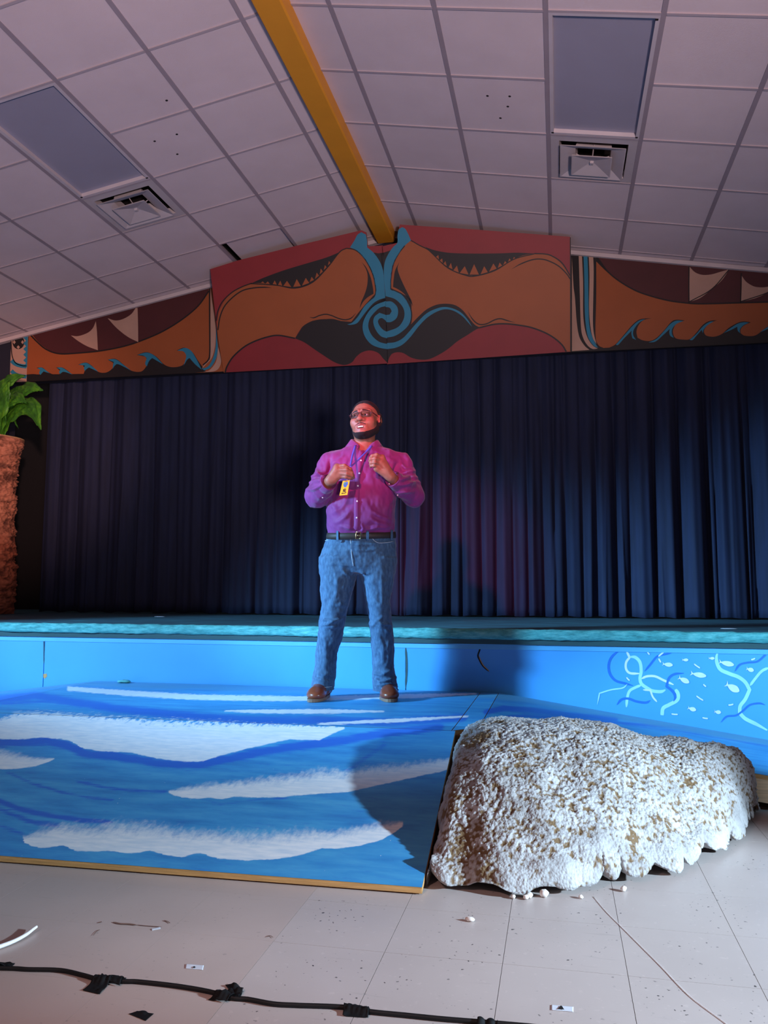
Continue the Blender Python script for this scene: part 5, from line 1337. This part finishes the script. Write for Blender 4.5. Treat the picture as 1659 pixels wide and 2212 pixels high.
# glasses
gl_ = link('glasses', None, man); gl_.empty_display_size = .05
def rrect(cx, w, h_, r=.009, n=6):
    out = []
    for (sx_, sz_, a0) in ((1, 1, 0), (-1, 1, 90), (-1, -1, 180), (1, -1, 270)):
        for q in range(n):
            a = math.radians(a0+90*q/(n-1)); out.append((cx+sx_*(w/2-r)+r*math.cos(a), sz_*(h_/2-r)+r*math.sin(a)))
    return out
def gpt(x, z): return h2l((x, -.1165+1.6*x*x*4, .0045+z))
for s_ in (-1, 1):
    rr = rrect(s_*.034, .052, .031); pts = [gpt(x, z) for x, z in rr]
    V, F = tube(pts+[pts[0], pts[1]], .0021, 6); rim_ = mpart('rim', V, F, M['frame'], gl_)
    V, F = prism(pts, HR @ np.array([0, .0015, 0])); mpart('lens', V, F, M['lens'], gl_, smooth=False)
    V, F = tube([gpt(s_*.060, .006), h2l((s_*.072, -.085, .012)), h2l((s_*.0805, -.03, .010)), h2l((s_*.0815, .008, .008)), h2l((s_*.081, .024, -.006))], [.0028, .0028, .0024, .002, .002], 6); mpart('temple', V, F, M['frame'], gl_)
V, F = tube([gpt(x, .004+.003*math.cos(x*200)) for x in np.linspace(-.0085, .0085, 6)], .0022, 6); mpart('bridge', V, F, M['frame'], gl_)

# ---- shirt
vs = Vol((-.38, -.36, TORSO[-1][0]-.03), (.44, .20, zpx(950)+.03), .005)
vs.put(loftf(TORSO), (TORSO[6][1]-.3, -.21, TORSO[-1][0]), (TORSO[6][1]+.3, .15, TORSO[0][0]), .03)
cuR, cuL = wrR+(elR-wrR)*.10, wrL+(elL-wrL)*.10
for s_, e_, w_ in ((shR, elR, cuR), (shL, elL, cuL)):
    vs.cap(s_, e_, .077, .066, .03); m1 = e_+(w_-e_)*.55
    vs.cap(e_, m1, .065, .058, .02); vs.cap(m1, w_, .058, .046, .012)
vs.cap(L(786, 980, .03), L(788, 930, -.03), .066, .072, .008, 'cut')
vs.ell(L(783, 962, -.075), (.040, .035, .030), .01, 'cut')
for s_, w_, e_ in ((1, wrR, elR), (-1, wrL, elL)):
    dv = (w_-e_)/np.linalg.norm(w_-e_); vs.cap(cuR+dv*.02 if s_ == 1 else cuL+dv*.02, w_+dv*.10, .046, .05, .003, 'cut')
Vs, Fs = vs.mesh(); Vs = smooth_verts(Vs, Fs, 2, .4)
def folds(V, N, lst, front=-.02):
    """raised cloth folds along traced lines (picture points)"""
    D_ = np.zeros(len(V))
    for (pts, wid, amp) in lst:
        Q = np.array([L(x, y, 0)[[0, 2]] for x, y in pts])
        sc = (MD+V[:, 1])/MD
        U, Z = V[:, 0]/sc, (V[:, 2]+ZP-CAMH)/sc-ZP+CAMH
        best = np.full(len(V), 1e9); par = np.zeros(len(V)); tot = len(Q)-1
        for i in range(tot):
            d = Q[i+1]-Q[i]; t = np.clip(((U-Q[i, 0])*d[0]+(Z-Q[i, 1])*d[1])/(d @ d), 0, 1)
            r = np.hypot(U-Q[i, 0]-t*d[0], Z-Q[i, 1]-t*d[1]); k = r < best
            best = np.where(k, r, best); par = np.where(k, (i+t)/tot, par)
        D_ += amp*np.exp(-(best/wid)**2)*np.sin(np.pi*np.clip(par*.9+.05, 0, 1))**.6*sstep(.35, -.25, N[:, 1])
    return D_
zs = lambda P: [(640+x*.18083, 840+y*.18083) for x, y in P]
SF = [([(180, 1060), (260, 1030), (330, 1000)], .008, .010), ([(150, 1130), (240, 1110), (310, 1090)], .008, .010), ([(130, 1210), (220, 1200), (300, 1150)], .009, .011), ([(240, 960), (280, 1030), (330, 1060)], .010, .012),
      ([(400, 850), (395, 930), (380, 1010)], .010, -.010), ([(1200, 900), (1180, 980), (1190, 1060)], .010, -.010), ([(1260, 900), (1300, 950), (1390, 960)], .009, .011), ([(1250, 1010), (1330, 1000), (1420, 980)], .009, .011), ([(1240, 1080), (1330, 1070), (1440, 1060)], .010, .012),
      ([(1230, 1150), (1340, 1130), (1470, 1120)], .010, .011), ([(1190, 1240), (1290, 1220), (1390, 1230)], .009, .010), ([(440, 1480), (540, 1430), (600, 1350)], .012, .007), ([(480, 1600), (590, 1530), (660, 1430)], .012, .007), ([(690, 1480), (680, 1580), (680, 1680)], .010, -.008), ([(780, 1620), (800, 1660), (780, 1700)], .008, .010),
      ([(880, 1540), (980, 1600), (1120, 1640)], .012, .008), ([(900, 1460), (1000, 1520), (1140, 1580)], .012, .007), ([(540, 1640), (640, 1660), (740, 1650)], .010, .008), ([(850, 1680), (960, 1650), (1100, 1660)], .010, .008), ([(1160, 1300), (1100, 1380), (1060, 1480)], .014, .006),
      ([(420, 1380), (480, 1440), (500, 1520)], .014, .006), ([(560, 800), (500, 860), (430, 900)], .012, .006), ([(1050, 800), (1120, 850), (1180, 870)], .012, .006), ([(330, 760), (300, 850), (250, 930)], .014, .007), ([(1290, 760), (1340, 850), (1400, 930)], .014, .007)]
N_ = vnormals(Vs, Fs)
dsp = folds(Vs, N_, [(zs(p), w, a*1.5) for p, w, a in SF]) + .005*fbm(Vs[:, 0]*14, Vs[:, 1]*14, Vs[:, 2]*14, 2, 3) + .0035*fbm(Vs[:, 0]*34, Vs[:, 1]*34, Vs[:, 2]*20, 2, 5)
Vs2 = Vs+N_*dsp[:, None]
shirt = mpart('shirt', Vs2, Fs, M['shirt'])
def to_picture(V):
    """man's frame -> position on his middle plane as seen from the camera"""
    sc = (MD+V[:, 1])/MD
    return V[:, 0]/sc, (V[:, 2]+MP[2]-CAMH)/sc-MP[2]+CAMH
SU, SZ = to_picture(Vs2); SFm = N_[:, 1] < -.05
def sfront(x, y, lift=.003):
    """point on the shirt front under a picture point"""
    q = L(x, y, 0); r_ = np.hypot(SU-q[0], SZ-q[2]); k = np.where(SFm & (r_ < .009))[0]
    if len(k) == 0: k = np.argsort(np.where(SFm, r_, 9))[:3]
    yy = Vs2[k, 1]; w = np.exp(-(r_[k]/.004)**2)+1e-6; w = w*(yy < yy.min()+.02)
    p_ = L(x, y, float((yy*w).sum()/w.sum())); p_[1] -= lift; return p_
# placket and buttons
pl = [(782, 973), (779, 985), (777, 1000), (775, 1020), (772, 1045), (771, 1070), (770.5, 1095), (770, 1120), (769.5, 1145)]
pc = crom(pl, 4); V = []
for x, y in pc:
    for e in (-5.6, -5, 5, 5.6): V.append(sfront(x+e, y, .0005 if abs(e) > 5.2 else .0052))
mpart('placket', V, grid_faces(len(pc), 4), M['shirt'], shirt)
def button(x, y, r=.0052, y_off=.0075):
    p = sfront(x, y, y_off); V, F = uvs(p, (r, .0022, r), 12, 6); mpart('button', V, F, M['button'], shirt)
for x, y in ((780, 995), (776.5, 1022.6), (773, 1049.8), (771.6, 1082.9), (770.6, 1118.5)): button(x, y)
for x, y in ((713.2, 1052), (697, 1075), (840.7, 1045.2), (858.8, 1069.7)): button(x, y, .0042, .004)
# cuffs
for w_, e_ in ((cuR, elR), (cuL, elL)):
    ax_ = (w_-e_)/np.linalg.norm(w_-e_); s1 = np.cross(ax_, [0, 0, 1.0]); s1 /= np.linalg.norm(s1); s2 = np.cross(s1, ax_)
    V = []; prof_ = [(-.055, .0505), (-.052, .0525), (.004, .0500), (.008, .0488), (.007, .0465), (-.03, .046)]; n = 28
    for q in range(n):
        a = 2*math.pi*q/n
        for t_, r_ in prof_: V.append(w_+ax_*t_+(s1*math.cos(a)+s2*math.sin(a))*r_*(1+.04*math.sin(3*a)))
    mpart('cuff', V, grid_faces(n, len(prof_), True), M['shirt'], shirt)
# collar: two turned-down leaves around the neck, open at the throat
nc = L(787, 960, .022)
for s_ in (-1, 1):
    V = []; n = 26
    for q in range(n):
        t = q/(n-1); a = math.radians(90-t*158) if s_ == 1 else math.radians(90+t*158)    # from the nape to the throat
        ca_, sa_ = math.cos(a), math.sin(a)
        zt_ = .040-.012*t-.050*t**4; ro = .071+.006*t
        dn = .044+.020*t**4; ob = .046-.006*t
        for (r_, z_) in ((ro-.004, zt_-.045), (ro-.001, zt_-.004), (ro+.003, zt_+.001), (ro+.010, zt_-.003), (ro+ob*.55, zt_-dn*.50), (ro+ob, zt_-dn), (ro+ob-.004, zt_-dn+.002)):
            V.append(nc+np.array([ca_*r_*1.0, sa_*r_*.95-.012*t, z_]))
    o = mpart('collar_leaf', V, grid_faces(n, 7), M['shirt'], shirt)
    so = o.modifiers.new('thick', 'SOLIDIFY'); so.thickness = .0025; so.offset = 0

# ---- jeans
vj = Vol((-.33, -.20, zpx(1496)-.01), (.33, .20, zpx(1138)+.01), .005)
for tab, k in ((PEL, .02), (LEGL, .02), (LEGR, .012)):
    lo = [min(r[1]-r[3] for r in tab)-.01, -.18, min(r[0] for r in tab)]; hi = [max(r[1]+r[3] for r in tab)+.01, .18, max(r[0] for r in tab)]
    vj.put(loftf(tab, 2.1), lo, hi, k)
for tab in (LEGL, LEGR):        # hollow hems
    z0, cx, cy, a, f_, bk = min(tab); vj.ell((cx, cy, z0), (a-.006, .078, .03), .004, 'cut')
Vj, Fj = vj.mesh(); Vj = smooth_verts(Vj, Fj, 2, .4)
zj = lambda P: [(640+x*.18532, 1130+y*.18532) for x, y in P]
JF = [([(300, 1190), (370, 1175), (440, 1140), (540, 1110)], .009, .012), ([(300, 1130), (360, 1130), (430, 1140)], .008, .010), ([(330, 1220), (430, 1215), (530, 1200)], .010, .008), ([(840, 1150), (900, 1190), (940, 1140), (1000, 1100)], .009, .011), ([(930, 1150), (1020, 1180), (1100, 1190)], .009, .011), ([(950, 1190), (1040, 1230), (1100, 1300)], .009, .009),
      ([(870, 1160), (880, 1230), (900, 1300)], .008, .008), ([(380, 470), (500, 480), (640, 500)], .008, .007), ([(530, 540), (590, 600), (640, 660)], .010, .009), ([(660, 250), (800, 250), (940, 240)], .007, .006), ([(680, 310), (820, 320), (950, 300)], .007, .006), ([(740, 560), (800, 600), (880, 570)], .010, .008), ([(350, 290), (480, 330), (600, 330)], .008, .005), ([(330, 370), (450, 400), (600, 420)], .008, .005),
      ([(990, 620), (1000, 800), (1000, 1000)], .012, .006), ([(480, 640), (470, 800), (400, 1000)], .014, .006), ([(400, 900), (480, 950), (600, 960)], .012, .006), ([(200, 1790), (280, 1830), (360, 1850), (430, 1900)], .009, .011), ([(220, 1740), (320, 1770), (430, 1790)], .010, .008), ([(900, 1800), (980, 1850), (1060, 1840), (1160, 1800)], .009, .012), ([(890, 1740), (990, 1770), (1110, 1720)], .010, .010), ([(910, 1880), (1000, 1890), (1100, 1870), (1180, 1880)], .007, .008), ([(330, 1320), (350, 1500), (330, 1700)], .012, .005), ([(960, 1300), (1020, 1450), (1010, 1650)], .012, .006), ([(1090, 1330), (1060, 1450), (1080, 1600)], .010, .005)]
N_ = vnormals(Vj, Fj)
dsp = folds(Vj, N_, [(zj(p), w, a) for p, w, a in JF]) + .004*fbm(Vj[:, 0]*15, Vj[:, 1]*15, Vj[:, 2]*11, 2, 13) + .0028*fbm(Vj[:, 0]*40, Vj[:, 1]*40, Vj[:, 2]*40, 2, 15)
jeans = mpart('jeans', Vj+N_*dsp[:, None], Fj, M['denim'])
def jfront(x, y, lift=.003):
    p = L(x, y, -.1)
    for _ in range(4):
        yy = vj.front(p[0], p[2]); p = L(x, y, yy)
    p[1] -= lift; return p
def seam(px, r=.0016, lift=.002, sub=6, name='seam', m='stitch'):
    V, F = tube([jfront(x, y, lift) for x, y in crom(px, sub)], r, 5); mpart(name, V, F, M[m], jeans)
seam(zj([(632, 190), (640, 300), (650, 420), (665, 500)]), .0016)
seam(zj([(470, 130), (430, 170), (370, 195), (335, 205)]), .0016)
seam(zj([(880, 170), (910, 205), (960, 230), (1040, 228), (1130, 215)]), .0018)
for tab in (LEGL, LEGR):
    z0, cx, cy, a, f_, bk = min(tab); n = 40
    for dz, rr_ in ((.003, .0030), (.022, .0012)):
        ring = [(cx+(a+.0005)*math.copysign(abs(math.cos(t))**(2/2.1), math.cos(t)), cy+(f_ if math.sin(t) < 0 else bk)*math.copysign(abs(math.sin(t))**(2/2.1), math.sin(t)), z0+dz) for t in np.linspace(0, 2*math.pi, n)]
        V, F = tube(ring, rr_, 6); mpart('hem', V, F, M['stitch' if rr_ < .002 else 'denim'], jeans)
# belt, loops, buckle
BW = [row(1149, 708.5, 852.5, .158, .132), row(1163, 706, 854, .150, .136)]
def belt_ring(grow, z_, n=72):
    T = np.array(sorted(BW)); g = lambda k: np.interp(z_, T[:, 0], T[:, k]); out = []
    for t in np.linspace(0, 2*math.pi, n, endpoint=False):
        c_, s__ = math.cos(t), math.sin(t); p = 2/2.2
        out.append((g(1)+(g(3)+grow)*math.copysign(abs(c_)**p, c_), (g(4)+grow if s__ < 0 else g(5)+grow)*math.copysign(abs(s__)**p, s__), z_))
    return np.array(out)
zb0, zb1 = zpx(1164, -.14), zpx(1150.5, -.14)
def tl(R_): R_ = R_.copy(); R_[:, 2] += .085*(R_[:, 1]+.13)+.02*R_[:, 0]; return R_
rings = [tl(r_) for r_ in (belt_ring(-.004, zb0), belt_ring(.004, zb0), belt_ring(.0055, (zb0+zb1)/2), belt_ring(.004, zb1), belt_ring(-.004, zb1))]
V = np.stack(rings, 1).reshape(-1, 3); belt = mpart('belt', V, grid_faces(72, 5, True), M['belt'])
def bpt(x, y, lift): 
    p = L(x, y, -.155); R_ = belt_ring(lift, p[2], 400); R_ = R_[R_[:, 1] < 0]; q = R_[np.argmin(np.abs(R_[:, 0]-p[0]))].copy(); q[2] += .085*(q[1]+.13)+.02*q[0]; return q
bx = [bpt(x, y, .009) for x, y in ((769, 1148.5), (779, 1148.5), (779, 1163), (769, 1163))]
V, F = tube(bx+[bx[0], bx[1]], .0024, 6); mpart('buckle', V, F, M['buckle'], belt)
V, F = tube([bpt(771, 1156, .010), bpt(781, 1156, .009)], .0018, 6); mpart('buckle_pin', V, F, M['buckle'], belt)
for x in (729, 794, 847):
    V = [bpt(x+a, y, l_) for y, l_ in ((1146, .003), (1148, .0085), (1165, .0085), (1168, .002)) for a in (-2.2, 2.2)]
    o = mpart('belt_loop', V, [(2*i, 2*i+1, 2*i+3, 2*i+2) for i in range(3)], M['denim'], jeans, smooth=False)
    so = o.modifiers.new('thick', 'SOLIDIFY'); so.thickness = .003
# shoes
for f_, yaw_, (tx, ty) in ((footL, -14, (687, 1516)), (footR, 3, (837, 1515))):
    v = Vol((f_[0]-.10, -.26, -.005), (f_[0]+.10, .16, .16), .004)
    ya = math.radians(yaw_); dx = math.sin(ya)
    P_ = lambda y, z, o=0: np.array([f_[0]+dx*(-y)*1.0+o, y, z])
    v.cap(P_(.07, .050), P_(-.02, .062), .044, .046, .03)
    v.cap(P_(-.02, .055), P_(-.11, .040), .046, .044, .03)
    v.put(ellf(P_(-.125, .036), np.array([.054, .075, .034])), P_(-.125, .036)-.08, P_(-.125, .036)+.08, .025)
    v.cap(P_(.01, .07), P_(-.01, .09), .034, .030, .03)
    v.put(lambda x, y, z: (z-.016)+0*x+0*y, (f_[0]-.1, -.26, -.005), (f_[0]+.1, .16, .012), .004, 'cut')
    V, F = v.mesh(); V = smooth_verts(V, F, 2, .4); sh_ = mpart('shoe', V, F, M['shoe'])
    out = []
    for q in range(28):
        a = 2*math.pi*q/28; s__ = math.sin(a); c_ = math.cos(a)
        yy = -.055+.150*s__*-1; wv_ = .052 if s__ > 0 else .044
        sq = abs(c_)**.75
        out.append(P_(yy, .0015, math.copysign(sq, c_)*wv_))
    V, F = prism(out, (0, 0, .017)); mpart('sole', V, F, M['sole'], sh_, smooth=False)
    for k in range(4):
        y0 = -.035-k*.020; V, F = tube([P_(y0, .107-k*.010, o) + np.array([0, 0, -.010*(abs(o)/.022)**2]) for o in np.linspace(-.022, .022, 7)], .0022, 5)
        mpart('shoelace', V, F, M['belt'], sh_)

# ---- lanyard and badge, held in his hand
lan = root('name_badge', tuple(MP+ex*0+ey*-.2+np.array([0, 0, 1.2])), 'yellow name badge on a blue lanyard, held in one hand of the man', 'badge')
lo_ = ORG[lan.name]; lan.rotation_euler = (0, 0, MA)
Rz = np.column_stack([ex, ey, [0, 0, 1]])
def lpart(name, V, F, m, parent=None, smooth=False):
    w = (np.asarray(V, float) @ Rz.T)+MP          # man's frame -> world
    v = (w-lo_) @ Rz
    o = link(name, raw(name, v, F, m, smooth), parent or lan); return o
hold = zh(640, 400, -.30)
def strap(px, name):
    c = crom(px, 5); V = []
    for k, (x, y) in enumerate(c):
        t = k/(len(c)-1)
        for e in (-2.1, 2.1):
            p = sfront(x+e, y, .006); p2 = L(x+e, y, hold[1]); w_ = t**1.5
            V.append(p*(1-w_)+p2*w_)
    o = lpart(name, V, grid_faces(len(c), 2), M['lanyard']); so = o.modifiers.new('thick', 'SOLIDIFY'); so.thickness = .0016
strap([(768, 962), (763, 978), (760, 990), (757, 1007)], 'strap')
strap([(803, 963), (792, 975), (780, 987), (769, 998), (758, 1008)], 'strap')
cd = [L(x, y, -.285) for x, y in ((740.3, 1038.9), (755.7, 1037.2), (750.3, 1069), (733, 1070.6))]
V, F = prism(cd, (0, .003, 0)); card = lpart('card', V, F, M['card'])
def onc(u, v, d=-.0008): return cd[0]*(1-u)*(1-v)+cd[1]*u*(1-v)+cd[2]*u*v+cd[3]*(1-u)*v+np.array([0, d, 0])
def cpoly(pts, m, nm, d=-.0008):
    P = [onc(u, v, d) for u, v in pts]; lpart(nm, *prism(P, (0, .0003, 0)), M[m], card)
cpoly([(.22, .10), (.78, .10), (.82, .28), (.66, .44), (.5, .48), (.34, .42), (.2, .28)], 'emb_blue', 'emblem')
cpoly([(.3, .14), (.5, .12), (.44, .26), (.34, .30)], 'emb_green', 'emblem', -.0014)
cpoly([(.30, .03), (.70, .03), (.70, .06), (.30, .06)], 'black_ink', 'slot')
def cline(pts, w=.10):
    for (a, b) in zip(pts[:-1], pts[1:]):
        a = np.array((1-a[0], a[1])); b = np.array((1-b[0], b[1])); d = (b-a)/(np.linalg.norm(b-a)+1e-9); n = np.array([-d[1]*.5, d[0]])*0+np.array([-d[1], d[0]*.45])*w/2
        cpoly([tuple(a-n), tuple(b-n), tuple(b+n), tuple(a+n)], 'black_ink', 'letter')
for ln in ([(.72, .86), (.30, .86)], [(.30, .86), (.24, .82), (.32, .79)], [(.72, .90), (.72, .82)], [(.62, .75), (.32, .75)], [(.74, .75), (.70, .75)], [(.62, .70), (.32, .70)], [(.62, .70), (.62, .64), (.32, .64)], [(.62, .64), (.62, .58), (.32, .58)]):
    cline(ln)
V, F = tube([zh(600, 630, -.288), L(748, 1038, -.2855)], .002, 6); lpart('clip', V, F, M['buckle'], None, True)
